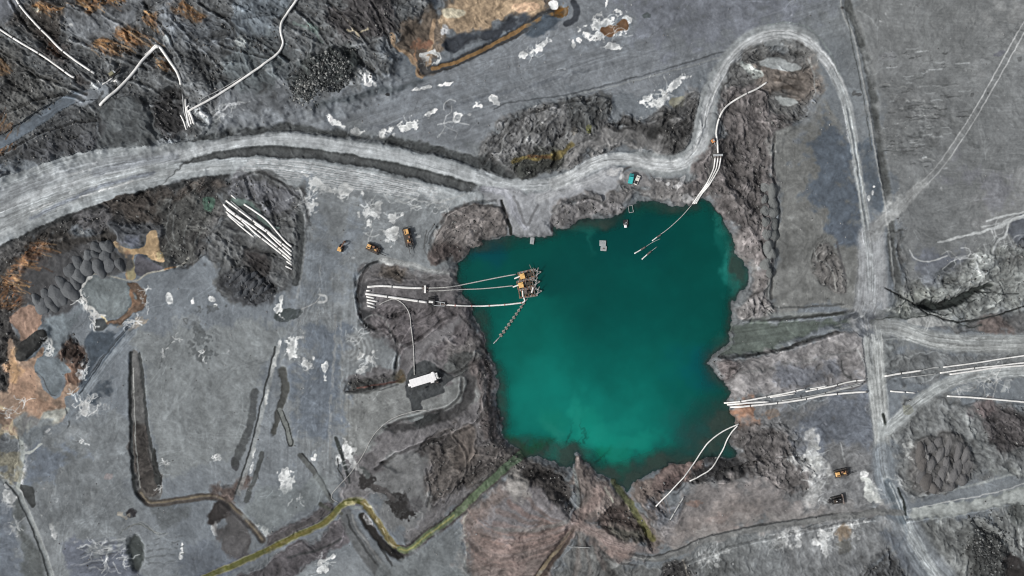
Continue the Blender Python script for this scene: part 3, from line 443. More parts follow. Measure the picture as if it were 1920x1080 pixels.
poly([(648,735),(700,722),(750,712),(770,745),(820,740),(835,730),(870,705),(905,670),(915,720),(890,760),(840,770),(800,775),(740,800),(700,830),(680,850),(640,840)], (116,119,119), soft=6, r=0., warp=3)
poly([(762,715),(770,690),(800,675),(830,695),(850,708),(832,725),(833,737),(790,752),(793,768),(772,772),(770,752),(762,742)], (64,67,69), soft=2.5, warp=1.5); poly([(840,680),(870,665),(885,685),(870,702),(850,700)], (66,68,68), soft=4, warp=2, a=.9); poly([(836,690),(855,682),(862,695),(845,704)], (96,99,99), soft=3)
line([(905,672),(880,690),(855,706),(838,704)], 3, (62,64,64), soft=2, a=.8)
line([(884,708),(882,740),(868,765),(840,782),(800,792),(760,802),(725,812)], 24, (66,66,67), soft=7, warp=4, wd2=12, r=.3, dz=-.8, zs=10); poly([(760,795),(790,778),(830,770),(822,790),(780,802)], (50,52,53), soft=4, warp=3)
poly([(765,778),(792,777),(790,785),(768,790)], (118,123,124), soft=2, warp=1.5)
poly([(885,700),(915,670),(930,720),(925,745),(942,795),(940,825),(905,840),(895,790),(905,740)], (78,74,74), soft=5, r=.6, warp=3, dz=.6, th=85); line([(906,690),(908,740),(905,780)], 8, (112,110,110), soft=6, a=.7)
poly([(650,722),(665,705),(725,700),(745,710),(700,724),(655,732)], (56,57,56), soft=4, r=.6, warp=3, dz=-.5); line([(670,728),(720,720),(745,716),(755,704)], 3, (94,62,56), a=.8, warp=1.5); poly([(735,695),(745,680),(752,700),(745,712),(735,708)], (76,68,52), soft=4, a=.8)
line([(650,735),(700,732),(745,722)], 3, (60,62,63), a=.7)
poly([(840,800),(880,800),(905,840),(940,830),(985,857),(960,880),(920,900),(860,920),(800,935),(800,880),(815,840)], (84,81,80), soft=8, r=.5, warp=5, tex=.1, th=-40)
poly([(800,920),(810,870),(850,820),(872,830),(895,870),(880,905),(840,935),(810,945)], (72,69,67), soft=9, r=.6, warp=4, a=.7); poly([(855,805),(895,800),(895,850),(865,880),(852,850)], (92,86,82), soft=6, r=.3, a=.8)
poly([(712,868),(750,862),(790,840),(830,812),(842,820),(800,855),(760,878),(725,878)], (62,60,60), soft=4, r=.5, warp=3, dz=-.6); line([(712,868),(745,866),(790,842),(832,812)], 3, (48,48,49), soft=2, warp=1.2)
poly([(690,880),(790,850),(800,900),(800,960),(740,1000),(700,960)], (106,108,109), soft=10, r=.05, a=.9)
for x, y, r_ in [(690,903,19),(705,915,10),(748,942,21),(758,958,19)]: blot(x, y, r_, r_*.85, 20, (44,43,43), a=1., rag=.35, soft=.2)
blot(778,945,12,14,0,(86,86,88),rag=.3); line([(678,880),(690,892)], 12, (84,88,88), soft=4); line([(700,915),(730,935)], 16, (76,74,74), soft=5, a=.8, warp=3)
# --- the packed yard
poly([(560,370),(640,355),(760,375),(850,395),(905,372),(920,385),(860,410),(830,450),(810,490),(850,503),(790,498),(720,485),(680,495),(666,525),(665,585),(690,620),(735,650),(742,690),(660,704),(645,735),(640,850),(625,940),(600,900),(560,840),(520,780),(530,680),(548,600),(556,560),(570,500)], (118,123,126), soft=5, r=0., warp=3, tex=.04)
sY = rot_noise(92, 140, 4, 3, 50); mY = (UU > 500)*(UU < 680)*(VV > 420)*(VV < 900)*ss((VV-420)/60); C *= 1+(mY*.06*sY)[..., None]
poly([(555,390),(590,380),(640,400),(660,440),(640,520),(610,560),(560,600),(570,500)], (104,111,118), soft=22, warp=8, a=.7)
poly([(575,600),(620,590),(640,640),(630,760),(600,830),(560,800),(550,740),(570,680)], (84,92,102), soft=18, warp=8, a=.7)
line([(628,590),(626,680),(620,760),(618,860)], 5, (128,131,132), soft=3, a=.6, brk=.4); line([(640,600),(642,700),(640,790)], 4, (126,129,130), soft=3, a=.6, brk=.3); line([(600,500),(598,560),(590,640)], 3, (132,136,138), soft=2, a=.5, brk=.2)
for b in [(568,375,16,12,20),(582,385,9,14,0),(555,392,9,10,0),(540,380,14,5,0),(530,402,9,6,0),(590,345,10,16,-60),(645,362,14,12,30),(640,372,8,9,0),(655,350,12,3,30),(680,364,5,7,0),(695,392,17,15,20),(690,415,8,12,0),(738,408,10,8,-30),(732,440,9,14,10),(738,430,10,5,0),(755,402,6,4,40),(725,450,6,5,0),(726,492,10,5,15),(816,436,5,7,10),(785,443,3,2,0),(700,400,6,5,0),(710,380,7,4,0)]:
    blot(*b, a=.8, rag=1.05, col=(200,203,203))
blot(697,388,5,4,0,(96,100,102)); blot(572,362,3,7,-35,(70,72,74))
for p in [[(700,430),(690,455),(700,468)],[(682,437),(700,445),(710,440)],[(760,360),(770,372),(800,380),(850,372)],[(800,385),(840,375),(880,362)],[(770,392),(790,388)],[(740,372),(760,380),(780,372)]]: line(p, 2.5, (160,164,165), soft=1.6, warp=2, a=.7)
line([(715,487),(750,492),(800,505),(850,515)], 13, (148,151,151), soft=5, a=.75, streak=.1, wd2=6); line([(800,432),(795,460),(805,485)], 2.5, (84,86,87), soft=2, a=.7); line([(815,420),(803,440),(798,455)], 2, (76,78,79), a=.7)
poly([(835,410),(860,395),(895,375),(925,380),(945,410),(948,440),(905,450),(880,468),(860,490),(820,488),(806,475),(812,450)], (94,91,90), soft=5, r=.5, warp=4, tex=.12, dz=.8, zs=16, th=-55)
poly([(806,468),(830,455),(860,470),(862,488),(830,490),(810,485)], (62,56,55), soft=5, r=.5, warp=3, a=.8)
blot(538,590,25,12,-8,(62,68,69),rag=.15,soft=.12,dz=-.2)
line([(565,580),(590,568),(600,556)], 2, (158,160,160), a=.7, warp=1); line([(598,552),(610,556),(610,566),(598,567)], 4, (180,183,183), a=.7, warp=1)
for b in [(553,645,10,20,10),(550,665,9,9,0),(575,686,10,9,0),(572,680,5,7,0),(608,690,5,12,0),(588,672,3,7,0),(523,650,2.5,12,15),(515,672,3.5,9,10),(512,690,6,11,10),(500,745,3,14,10),(522,575,8,14,-20),(527,565,4,12,0),(690,672,17,12,30),(685,690,14,6,-20),(700,660,8,8,0),(540,902,12,17,0),(385,780,13,10,0),(433,788,18,13,15),(420,775,8,4,40),(440,780,7,5,0),(362,565,4,8,-10),(333,640,6,9,-20),(310,662,5,7,-40),(378,658,6,4,30),(318,563,4,9,0),(397,560,6,6,0),(405,572,4,3,0),(343,825,3,3,0),(160,826,9,12,0),(155,845,4,8,0),(172,933,17,20,25),(105,890,15,13,-40),(85,912,14,8,-45),(100,925,7,10,20),(98,945,4,6,0),(120,928,7,6,-30),(85,960,8,4,-50),(103,990,8,11,0),(105,850,8,4,-20),(112,835,6,10,30),(130,812,14,8,-20),(75,825,12,15,40),(45,850,8,12,0),(50,870,5,12,10),(22,995,14,6,40),(12,940,10,40,0),(40,915,6,20,0),(400,850,6,5,30),(408,860,6,5,0),(640,860,7,6,0),(655,850,8,16,-30),(665,870,7,14,-30),(590,855,4,10,10),(585,860,6,6,0),(402,990,4,9,0),(342,1028,3,9,0),(340,1045,3,4,0),(205,1030,14,2.5,-8),(212,1040,10,2.5,-8),(195,1017,8,3,0),(230,1045,4,8,30),(143,1017,5,3,0),(170,1008,3,3,0),(140,1060,10,2,0),(200,1068,16,2.5,0),(605,1065,12,10,-30),(612,1050,14,4,-25),(490,990,12,6,35),(498,1000,10,4,30),(640,990,3,16,0),(470,880,3,9,15),(475,850,3,8,15)]:
    blot(*b, a=.85, rag=.95, col=(206,209,209))
w = win(640,610,740,700); X, Y = UU[w]-655, VV[w]-655; m = ss(1.2-np.hypot((UU[w]-675)/40, (VV[w]-655)/40)); C[w] = C[w]*(1-.4*m[..., None])+np.array((132,134,133))/255*.4*m[..., None]; C[w] *= 1+(.10*m*np.sin(np.hypot(X*1.0, Y*.8)/1.3+WX[w]*1.2))[..., None]
# pipe-yard slot
poly([(425,350),(480,325),(530,345),(560,370),(572,400),(572,470),(560,520),(545,530),(470,570),(425,560),(420,500),(390,480),(400,430),(420,400)], (80,82,83), soft=7, r=.45, warp=5, tex=.12, th=40)
poly([(420,335),(455,330),(470,350),(500,352),(540,365),(560,380),(545,400),(500,405),(480,380),(440,372)], (100,102,107), soft=7, r=.5, warp=4, a=.85); blot(500,383,6,9,0,(40,42,43),rag=.4); blot(488,385,6,4,0,(46,48,50))
line([(437,378),(470,385),(500,420),(520,428)], 13, (104,124,118), soft=5, warp=2, a=.8, wd2=6, r=0.); poly([(378,370),(400,370),(397,390),(392,402),(382,398)], (78,104,92), soft=3, warp=2); blot(368,380,6,11,-15,(128,132,132),rag=.9); line([(390,400),(378,430),(360,465),(350,485)], 6, (94,98,97), soft=3, a=.7, wd2=3)
line([(562,402),(566,450),(562,500),(555,530)], 13, (62,65,66), soft=3, warp=1.5, r=.2); line([(552,430),(553,470),(552,520)], 6, (92,95,96), soft=2, warp=1.5, dz=.5, zs=5); line([(572,395),(572,450),(566,510),(556,560)], 4, (120,124,126), soft=3, a=.7)
line([(445,515),(470,480),(500,445)], 22, (98,100,100), soft=5, a=.8, r=.1); poly([(462,468),(490,470),(505,490),(500,515),(470,520),(455,500)], (56,54,54), soft=6, r=.4, warp=3)
poly([(425,520),(450,500),(500,520),(515,550),(490,575),(450,570),(430,545)], (64,66,69), soft=5, r=.5, warp=3)
# --- mid-west: rusty mud, ponds and wet ground
poly([(300,370),(360,360),(385,400),(360,460),(340,500),(280,490),(300,450),(290,400)], (72,73,72), soft=10, r=.5, warp=6, tex=.14)
for p in [[(322,370),(312,400),(308,440),(318,470)],[(330,385),(322,420),(326,450)],[(360,405),(350,440),(345,460)],[(312,455),(330,465),(342,468)]]: line(p, 3, (112,115,115), soft=2.4, warp=3, a=.7)
poly([(205,418),(260,420),(295,418),(300,440),(280,455),(262,462),(235,462),(225,448)], (82,85,89), soft=4, r=.4, warp=3, dz=.8, zs=10)
poly([(245,440),(262,442),(264,462),(240,464),(228,455)], (108,113,124), soft=4, r=.2, warp=2)
poly([(275,438),(293,433),(296,460),(305,480),(308,492),(290,488),(270,478),(252,480),(248,505),(255,522),(240,525),(235,510),(240,490),(230,478),(214,460),(216,452),(235,465),(262,465),(272,455)], (172,150,120), soft=2.2, warp=2, r=0.); poly([(215,455),(228,452),(232,468),(220,472)], (134,104,76), soft=2, brk=.3); poly([(238,492),(250,490),(255,520),(240,522)], (164,156,126), soft=2, warp=1); blot(238,475,6,5,0,(156,126,100)); blot(297,478,9,7,40,(196,180,140))
poly([(258,478),(270,482),(295,495),(306,500),(302,508),(280,512),(262,518),(252,505)], (88,88,94), soft=2.5, warp=1.5, r=.05)
line([(175,514),(195,514),(215,520),(240,526),(258,526),(275,514),(300,508),(330,500),(345,492),(352,484)], 3, (150,150,144), soft=1.5, warp=1.2); line([(212,480),(228,486),(238,490)], 2, (170,172,168)); line([(218,507),(235,510)], 3, (180,182,182), brk=.5); line([(310,505),(328,500)], 3, (140,112,84))
poly([(145,540),(165,520),(200,520),(240,528),(262,540),(262,560),(250,575),(225,590),(190,600),(165,580),(150,565)], (104,111,113), soft=4, warp=3, r=.05, tex=.05)
poly([(40,520),(120,470),(180,455),(240,460),(240,520),(170,515),(140,560),(110,590),(70,590)], (68,69,71), soft=6, r=.15, a=.9)
line([(140,538),(150,560),(165,580),(178,592),(190,590)], 9, (184,186,184), soft=3, warp=4, brk=.45); line([(180,595),(175,615),(182,625)], 4, (180,183,184), warp=2); line([(150,540),(160,530),(172,518)], 5, (178,180,178), warp=2); line([(190,592),(198,600),(205,606)], 3, (190,180,150), warp=2)
poly([(235,530),(262,535),(272,560),(268,582),(245,595),(215,605),(195,608),(210,598),(245,580),(252,560),(240,545)], (106,90,78), soft=3, warp=4, r=.3); poly([(240,545),(256,548),(262,570),(250,580),(245,565)], (122,100,84), soft=3, warp=3, brk=.7); blot(255,605,20,7,-10,(156,144,128),rag=1.2,a=.6)
poly([(178,600),(195,598),(200,612),(185,622),(175,615)], (66,70,72), soft=3, warp=2)
poly([(20,595),(50,572),(75,578),(78,600),(70,625),(42,640),(30,615)], (130,110,98), soft=3, warp=2.5, r=.1)
poly([(15,640),(28,650),(25,680),(45,700),(70,690),(80,710),(90,735),(110,745),(120,760),(130,775),(110,790),(50,800),(40,812),(0,805),(-60,800),(-60,740),(15,740),(22,700)], (146,128,113), soft=4, warp=4.5, r=.1, tex=.12)
poly([(0,760),(40,750),(60,790),(30,812),(-40,812),(-40,770)], (184,172,148), soft=6, warp=5, brk=.7); blot(115,770,18,9,-10,(160,166,162),rag=.5); poly([(28,655),(38,660),(32,700),(22,690)], (156,130,102), soft=3); line([(30,780),(45,745),(55,735)], 5, (120,126,130), warp=2, wd2=3)
for b in [(45,770,3,12,30),(8,770,8,12,0),(130,732,12,10,0),(145,735,8,6,30)]: blot(*b, col=(198,196,186), a=.8, rag=1.)
poly([(95,600),(140,575),(150,600),(135,620),(150,655),(140,690),(110,680),(95,690),(65,690),(75,660),(90,640),(95,620)], (104,112,117), soft=4, warp=3, r=.05); poly([(72,672),(105,668),(118,690),(112,735),(100,742),(85,720),(66,695)], (104,110,115), soft=3, warp=2, r=0.)
poly([(120,635),(135,618),(148,630),(160,655),(168,680),(155,695),(150,715),(130,700),(140,680),(118,685),(108,668)], (78,66,60), soft=4, r=.8, warp=4, tex=.3); poly([(135,690),(152,700),(150,725),(120,735),(125,710)], (104,84,72), soft=4, warp=3, r=.4)
line([(82,622),(95,640),(90,665),(98,650)], 8, (172,176,176), soft=3, warp=3, brk=.3); blot(160,680,10,8,30,(182,186,188),rag=1.2); blot(152,700,9,5,60,(180,184,186),rag=1.2)
poly([(28,655),(45,640),(75,618),(90,620),(88,638),(68,660),(45,678),(32,670)], (46,47,47), soft=1.8, warp=1.5, dz=1.4, zs=14, r=.2)
poly([(165,620),(200,628),(225,625),(235,635),(190,690),(160,725),(150,735),(175,690),(165,660)], (68,76,84), soft=5, warp=3); line([(248,600),(215,640),(185,680),(160,720),(140,745)], 12, (104,112,120), soft=3, warp=1.5, streak=.05); line([(240,612),(208,650),(178,690),(155,725)], 2.5, (66,72,78), soft=2)
poly([(185,720),(205,700),(215,720),(195,750),(175,760),(170,745)], (62,70,78), soft=6, warp=3, a=.8); blot(165,770,22,9,-10,(160,164,166),rag=1.3,a=.7); line([(185,740),(165,765),(145,785)], 6, (158,163,166), warp=4, a=.7, brk=.3); blot(160,765,6,14,20,(186,188,188),rag=1.1)
line([(118,812),(130,795),(122,765)], 3, (70,74,76), soft=2)
# --- the big grey flats of the south-west
poly([(265,625),(520,600),(525,640),(500,700),(470,780),(445,850),(350,880),(300,900),(285,870),(275,760),(262,665),(250,650)], (114,119,121), soft=8, warp=3, r=0., tex=.03)
for b in [(375,630,16,14,0),(380,665,16,12,0),(395,580,20,8,0)]: blot(*b, col=(78,82,84), a=.7, rag=1.2)
line([(345,598),(352,598),(350,608),(345,598)], 2, (70,74,76)); blot(350,600,22,10,0,(134,138,138),a=.4)
poly([(50,820),(150,790),(235,780),(248,850),(250,940),(245,1000),(190,1030),(130,1000),(70,990),(60,900)], (106,111,114), soft=10, warp=5, a=.9)
poly([(60,850),(110,840),(150,850),(130,880),(80,905),(55,890)], (94,102,112), soft=10, a=.8); poly([(38,905),(65,915),(70,940),(60,950),(42,925)], (66,69,70), soft=3, warp=3)
poly([(-60,940),(20,945),(35,1000),(40,1100),(0,1130),(-60,1130)], (92,99,108), soft=10, a=.8); poly([(15,950),(38,930),(60,1000),(90,1080),(50,1110),(35,1020)], (78,82,82), soft=6, a=.8)
poly([(120,1025),(160,1020),(240,1030),(255,1100),(150,1100),(125,1060)], (88,93,104), soft=8, a=.8)
for y in (1012,1022,1033,1046,1058): line([(150,y+12),(190,y+4),(240,y-2)], 3, (150,154,156), soft=2, a=.5, warp=2, brk=.1, seed=y); line([(150,y+17),(190,y+9),(236,y+4)], 3, (74,78,84), soft=2, a=.6, warp=2, brk=.2, seed=y+3); line([(275,y),(310,y-4),(345,y-8)], 3, (84,88,90), soft=2, a=.5, warp=2, brk=.2, seed=y+7)
poly([(243,1010),(255,1000),(266,1020),(268,1050),(258,1072),(245,1062),(240,1035)], (62,67,67), soft=4, warp=2, dz=-.8, zs=10); blot(246,962,9,8,0,(42,41,44),rag=.4); blot(222,965,10,6,20,(178,170,156),rag=1.3,a=.7); blot(205,893,9,5,0,(128,120,120),a=.6)
for i in range(6): line([(225+i*4,1000-i*3),(245+i*5,985-i),(268+i*6,985+i*4),(290+i*5,1000)], 2, [(78,82,82),(132,136,136)][i % 2], soft=1.5, a=.5, warp=1.5)
poly([(290,950),(350,945),(360,975),(320,985),(295,975)], (78,82,84), soft=8, a=.7); poly([(350,1030),(440,1020),(450,1060),(380,1110),(330,1080)], (86,92,100), soft=8, a=.7)
line([(0,893),(12,905),(30,918),(45,945),(62,985),(80,1030),(95,1075),(105,1110)], 8, (132,138,139), soft=2.5, warp=1, dz=-.3, k=2); line([(10,905),(28,925),(42,955),(58,990),(74,1030),(88,1075),(96,1100)], 3, (60,64,65), soft=2, warp=1)
line([(38,815),(40,840),(42,858),(38,880),(33,915)], 8, (146,152,150), soft=2.5, warp=2); poly([(36,850),(50,842),(48,862),(42,875),(34,862)], (150,156,155), soft=2); line([(48,855),(62,850),(75,840)], 4, (150,155,154), warp=3)
poly([(-40,812),(35,815),(30,905),(0,895),(-40,900)], (116,114,102), soft=6, r=.3, brk=.8)
# ditch pair and brown trench
poly([(245,670),(262,668),(272,760),(282,840),(302,900),(300,935),(262,935),(250,900),(246,800)], (92,93,93), soft=3, warp=1.2, r=.1, dz=-.35, zs=6)
poly([(247,800),(276,800),(285,860),(302,895),(296,925),(270,930),(254,900)], (64,61,59), soft=4, warp=2, a=.9, r=.3)
line([(246,662),(244,740),(246,820),(249,900),(258,930),(275,943)], 5.5, (54,57,58), soft=2.8, warp=1.5, dz=-.35); line([(262,664),(268,710),(273,770),(280,830),(286,850)], 6, (58,61,62), soft=2.8, warp=2, dz=-.3); line([(250,690),(252,780),(256,860),(261,915)], 1.8, (138,140,138), soft=1.2, warp=.8)
poly([(284,850),(290,840),(298,880),(305,900),(295,915),(285,880)], (44,46,46), soft=3, warp=2)
line([(262,925),(276,942),(295,944),(340,937),(395,931),(420,938),(440,955),(470,985),(492,1012)], 13, (72,69,66), soft=4, warp=1.2, dz=-.5, zs=6); line([(262,925),(276,941),(295,943),(340,936),(395,930),(420,937),(440,954),(470,985),(492,1012)], 4, (98,91,79), soft=2, warp=.8, k=2)
poly([(400,915),(440,905),(455,890),(465,905),(440,940),(420,930),(395,925)], (76,66,62), soft=6, warp=4, a=.85, r=.3); poly([(385,950),(410,940),(430,950),(425,975),(400,980),(388,970)], (48,46,46), soft=4, warp=3); poly([(410,975),(440,965),(480,1010),(470,1040),(440,1050),(410,1020)], (70,68,68), soft=6, a=.8)
blot(441,870,7,11,-15,(42,42,44),rag=.3)
for p in [[(522,650),(505,720),(490,780),(472,850),(448,925)]]: line(p, 8, (134,138,138), soft=3, warp=1.5, a=.6); line([(x-6,y) for x,y in p], 3.5, (56,59,60), soft=2, warp=1.5, a=.9)
line([(478,735),(470,790),(452,840),(440,870)], 14, (70,73,74), soft=4, warp=2.5, a=.8); line([(492,850),(480,890),(462,940)], 9, (66,69,69), soft=3, warp=2, a=.8)
line([(530,695),(534,730),(525,765),(512,810)], 16, (72,74,73), soft=4, warp=2.5, wd2=10, dz=-.4); line([(524,770),(538,800),(546,832)], 11, (104,108,107), soft=2, warp=1); line([(520,770),(534,805),(541,834),(549,830),(540,795),(530,770)], 2, (46,49,49), soft=1.4, warp=1)
line([(562,853),(585,880),(605,910),(622,940)], 9, (84,87,87), soft=2.5, warp=1.5); line([(566,850),(592,880),(612,915),(622,935)], 2.4, (44,46,47), soft=1.6, warp=1); line([(630,822),(640,850),(650,885),(655,905)], 8, (56,60,60), soft=3, warp=1.5, wd2=4); line([(632,860),(634,880),(648,905)], 2, (56,58,58), soft=1.4)
poly([(470,945),(500,920),(545,910),(600,890),(615,940),(540,975),(500,995),(470,970)], (104,110,111), soft=8, a=.6)
# banks of the olive channel
poly([(500,1010),(540,985),(590,958),(605,940),(625,945),(620,965),(560,1000),(500,1030)], (74,72,74), soft=4, warp=2, r=.3); poly([(440,1075),(520,1040),(600,1000),(640,975),(640,1020),(580,1060),(520,1100),(440,1100)], (80,78,81), soft=5, warp=3, r=.3); line([(540,1045),(600,1030),(640,1010)], 4, (52,54,55), soft=3, a=.8)
line([(648,965),(665,1000),(690,1040),(730,1090),(760,1130)], 28, (84,86,87), soft=6, warp=2, a=.8); line([(650,965),(662,995),(690,1035),(725,1085)], 4, (56,58,59), soft=2, a=.8); line([(675,965),(705,1010),(735,1060)], 5, (54,56,57), soft=2.5, a=.8); line([(661,965),(672,995),(700,1035),(738,1090)], 4, (126,128,128), soft=2, a=.6)
line([(680,968),(705,1005),(735,1035),(752,1046)], 14, (44,43,42), soft=4, warp=1.5, dz=-.7, zs=6)
line([(600,945),(622,958),(640,962)], 6, (70,72,68), soft=3)
CH = [(330,1110),(395,1078),(440,1060),(500,1032),(555,1005),(600,985),(625,965),(640,948),(658,940),(680,943),(700,968),(725,1005),(748,1032),(768,1032),(800,1005),(850,968),(900,920),(940,885),(975,855),(1005,832)]
line(CH[:14], 13, (116,116,98), soft=3, warp=1.5, dz=-.9, zs=8); line(CH[12:], 21, (72,70,68), soft=4, warp=2, dz=-1.2, zs=9)
line(CH[:10], 8.5, (84,86,44), soft=3, warp=1.2, k=2); line(CH[3:7], 6, (100,92,48), soft=3, warp=1.5, a=.7); line(CH[9:13], 9, (102,94,62), soft=3, warp=2, k=2); line(CH[9:13], 3, (170,166,148), soft=2, warp=3, a=.6, brk=.1)
line(CH[12:], 12, (90,98,72), soft=3, warp=1.5, k=2, wd2=16, col2=(72,88,74)); line(CH[12:16], 4, (150,146,90), soft=2, a=.5)
blot(655,944,12,4,-5,(196,190,150),a=.7); blot(690,975,5,12,-35,(180,182,184),a=.6); blot(668,951,14,3,5,(120,128,126),a=.6)
line([(626,940),(618,935),(626,928),(660,900),(672,880)], 1)
poly([(770,1040),(860,975),(880,1100),(860,1230),(720,1230),(700,1050),(745,1060)], (106,111,113), soft=8, a=.8)
line(SR[8:], 40, (122,128,133), soft=16, streak=.08, k=1, r=0., seed=23, wd2=70, a=.8); line([(1662,900),(1682,945),(1706,1000),(1738,1055),(1790,1130)], 16, (158,164,166), soft=8, streak=.1, a=.75, seed=24, wd2=22)
line([(1664,905),(1678,940),(1694,975)], 16, (80,90,98), soft=6, a=.7, streak=.06); line([(1668,905),(1684,945),(1706,990),(1728,1035),(1760,1090)], 2.6, (170,177,180), soft=1.5, a=.8); line([(1674,905),(1691,945),(1714,990),(1738,1035)], 2.2, (160,167,170), soft=1.5, a=.7); line([(1684,915),(1694,940),(1697,965)], 4, (48,54,54), soft=2.5)
line([(1640,1060),(1700,1000),(1660,960)], 6, (84,92,100), soft=6, a=.4)
# east side again: wheel tracks over the stained bench, scraped plateau
line([(1560,135),(1588,200),(1600,262),(1610,330),(1620,400),(1628,460),(1634,540)], 15, (138,143,145), soft=5, a=.75, k=1, r=0., warp=1.5, tex=.06)
for o in (-4, 4): line([(1588+o,204),(1600+o,262),(1610+o,330),(1620+o,400),(1628+o,455),(1632+o,520)], 2.8, (168,174,175), soft=1.6, a=.85, warp=.8)
line([(1588,204),(1600,262),(1610,330),(1620,400),(1628,455)], 2.2, (92,98,102), soft=1.5, a=.6, warp=.8)
poly([(1665,215),(1740,225),(1830,215),(1860,240),(1790,270),(1745,300),(1690,300),(1660,270)], (98,101,102), soft=16, warp=12, a=.6, r=.12); poly([(1655,80),(1760,60),(1800,90),(1700,120)], (112,115,116), soft=20, a=.5)
rngp = np.random.RandomState(9)
for k in range(90):
    x = 1655+rngp.rand()*120+60*rngp.rand()*(k % 3 == 0); y = 90+rngp.rand()*230; l = 6+22*rngp.rand()**2
    line([(x,y),(x+l*.5,y-1.5+3*rngp.rand()),(x+l,y-1)], 1.6+1.6*rngp.rand(), mul=[1.3,.7,1.2,.78][k % 4], only=lambda r, k: 1.*(k == 0), soft=1.5, warp=1.4, a=.75, seed=k)
for b in [(1705,203,10,4,-8),(1745,196,8,3,0),(1770,215,12,4,10),(1715,255,14,5,0),(1690,285,18,6,0),(1830,275,10,4,30)]: blot(*b, col=(84,87,88), a=.6, rag=1.)
# --- closer detail
rngd = np.random.RandomState(4)
def veins(x, y, r_, n, c=(196,199,199), w_=1.7, a=.75):
    for k in range(n):
        t_ = rngd.rand()*6.28; L_ = r_*(.4+.8*rngd.rand()); P = [(x+r_*.25*rngd.randn(), y+r_*.25*rngd.randn())]
        for q in range(3): t_ += .7*rngd.randn(); P.append((P[-1][0]+L_/3*math.cos(t_), P[-1][1]+L_/3*math.sin(t_)))
        line(P, w_*(.6+.8*rngd.rand()), c, soft=1.3, warp=1.6, a=a*(.5+.5*rngd.rand()), tex=.1)
# rusty mud and its pool at the west edge
tanp = [(16,640),(26,652),(30,668),(46,680),(62,674),(76,652),(84,648),(78,678),(66,696),(78,712),(90,738),(102,743),(116,734),(128,722),(150,722),(140,735),(122,745),(126,765),(100,780),(52,792),(42,812),(18,814),(10,797),(-60,790),(-60,765),(20,745),(26,720),(20,680)]
poly(tanp, (142,124,110), soft=3, warp=3., r=.08, tex=.12); poly([(24,700),(50,700),(75,725),(100,748),(118,755),(90,775),(50,770),(30,750)], (150,124,106), soft=9, warp=6, a=.7); poly([(22,655),(32,668),(40,690),(36,720),(26,710)], (162,134,104), soft=5, warp=3, a=.8)
poly([(-60,762),(10,764),(40,782),(44,810),(22,818),(-60,808)], (168,156,132), soft=7, warp=5, a=.8, brk=.8); poly([(85,772),(118,758),(128,772),(110,792),(80,796)], (150,152,146), soft=4, warp=3)
poly([(72,672),(100,670),(124,684),(137,696),(120,706),(114,733),(103,742),(90,734),(80,706),(66,696)], (104,112,117), soft=2.5, warp=2.5, r=0., tex=.05); line([(104,742),(92,735),(81,708),(67,697)], 1.6, (66,66,66), soft=1.4, warp=1.5, a=.7)
poly([(24,790),(45,782),(80,785),(100,795),(80,830),(45,838)], (96,102,106), soft=4, warp=4, a=.8)
poly([(165,622),(200,628),(215,640),(188,672),(165,708),(150,730),(146,722),(166,690),(160,655)], (64,72,80), soft=4, warp=2.5); poly([(188,735),(206,700),(216,716),(200,748),(180,764),(168,752)], (62,70,78), soft=6, warp=3, a=.85); line([(250,622),(216,664),(182,708),(156,742),(128,782)], 13, (112,119,125), soft=5, warp=1.2, streak=.07); line([(240,616),(200,664),(168,712),(150,738)], 2.2, (60,66,72), soft=1.6, warp=1.2)
for v_ in [(94,652,16,12),(85,640,10,6),(165,765,26,16),(150,755,14,8),(160,702,12,8),(246,606,16,12),(152,562,20,14),(140,548,12,8),(18,775,20,10),(45,755,16,8),(178,606,14,8),(176,590,10,6),(382,664,16,7),(335,640,12,5),(310,660,10,5),(258,600,10,6),(275,570,14,8),(272,545,14,8),(155,832,10,5),(400,855,12,10),(310,868,14,10),(300,915,10,6),(133,735,12,7)]: veins(*v_)
for v_ in [(572,372,26,16),(600,350,16,8),(650,360,18,10),(695,392,22,16),(735,405,16,8),(735,442,18,10),(770,375,30,10),(830,380,34,12),(720,360,24,8),(552,655,16,10),(576,686,14,8),(690,676,22,14),(670,630,24,12),(660,865,18,10),(1150,55,26,14),(1240,180,30,14),(1000,92,24,8),(770,235,20,6),(858,220,12,6),(840,232,40,6),(400,218,24,14),(445,198,16,10),(420,210,22,10),(800,115,14,8),(1515,855,40,26),(1530,900,30,16),(1550,930,30,12),(1640,920,20,12),(1460,1015,28,14),(1550,1010,28,16),(1330,1045,22,16),(1700,850,14,8),(1695,905,18,10),(1850,715,40,16),(1750,580,44,18),(1820,500,60,20),(1870,450,44,10),(560,940,16,6),(610,1055,18,10),(230,1045,20,10),(180,1030,26,14),(30,990,20,10),(200,1060,30,10)]: veins(*v_, c=(176,180,181), a=.6)
line([(395,232),(412,218),(425,212),(438,200),(455,195)], 4, (184,187,190), soft=2.5, warp=3, a=.8, brk=.5)
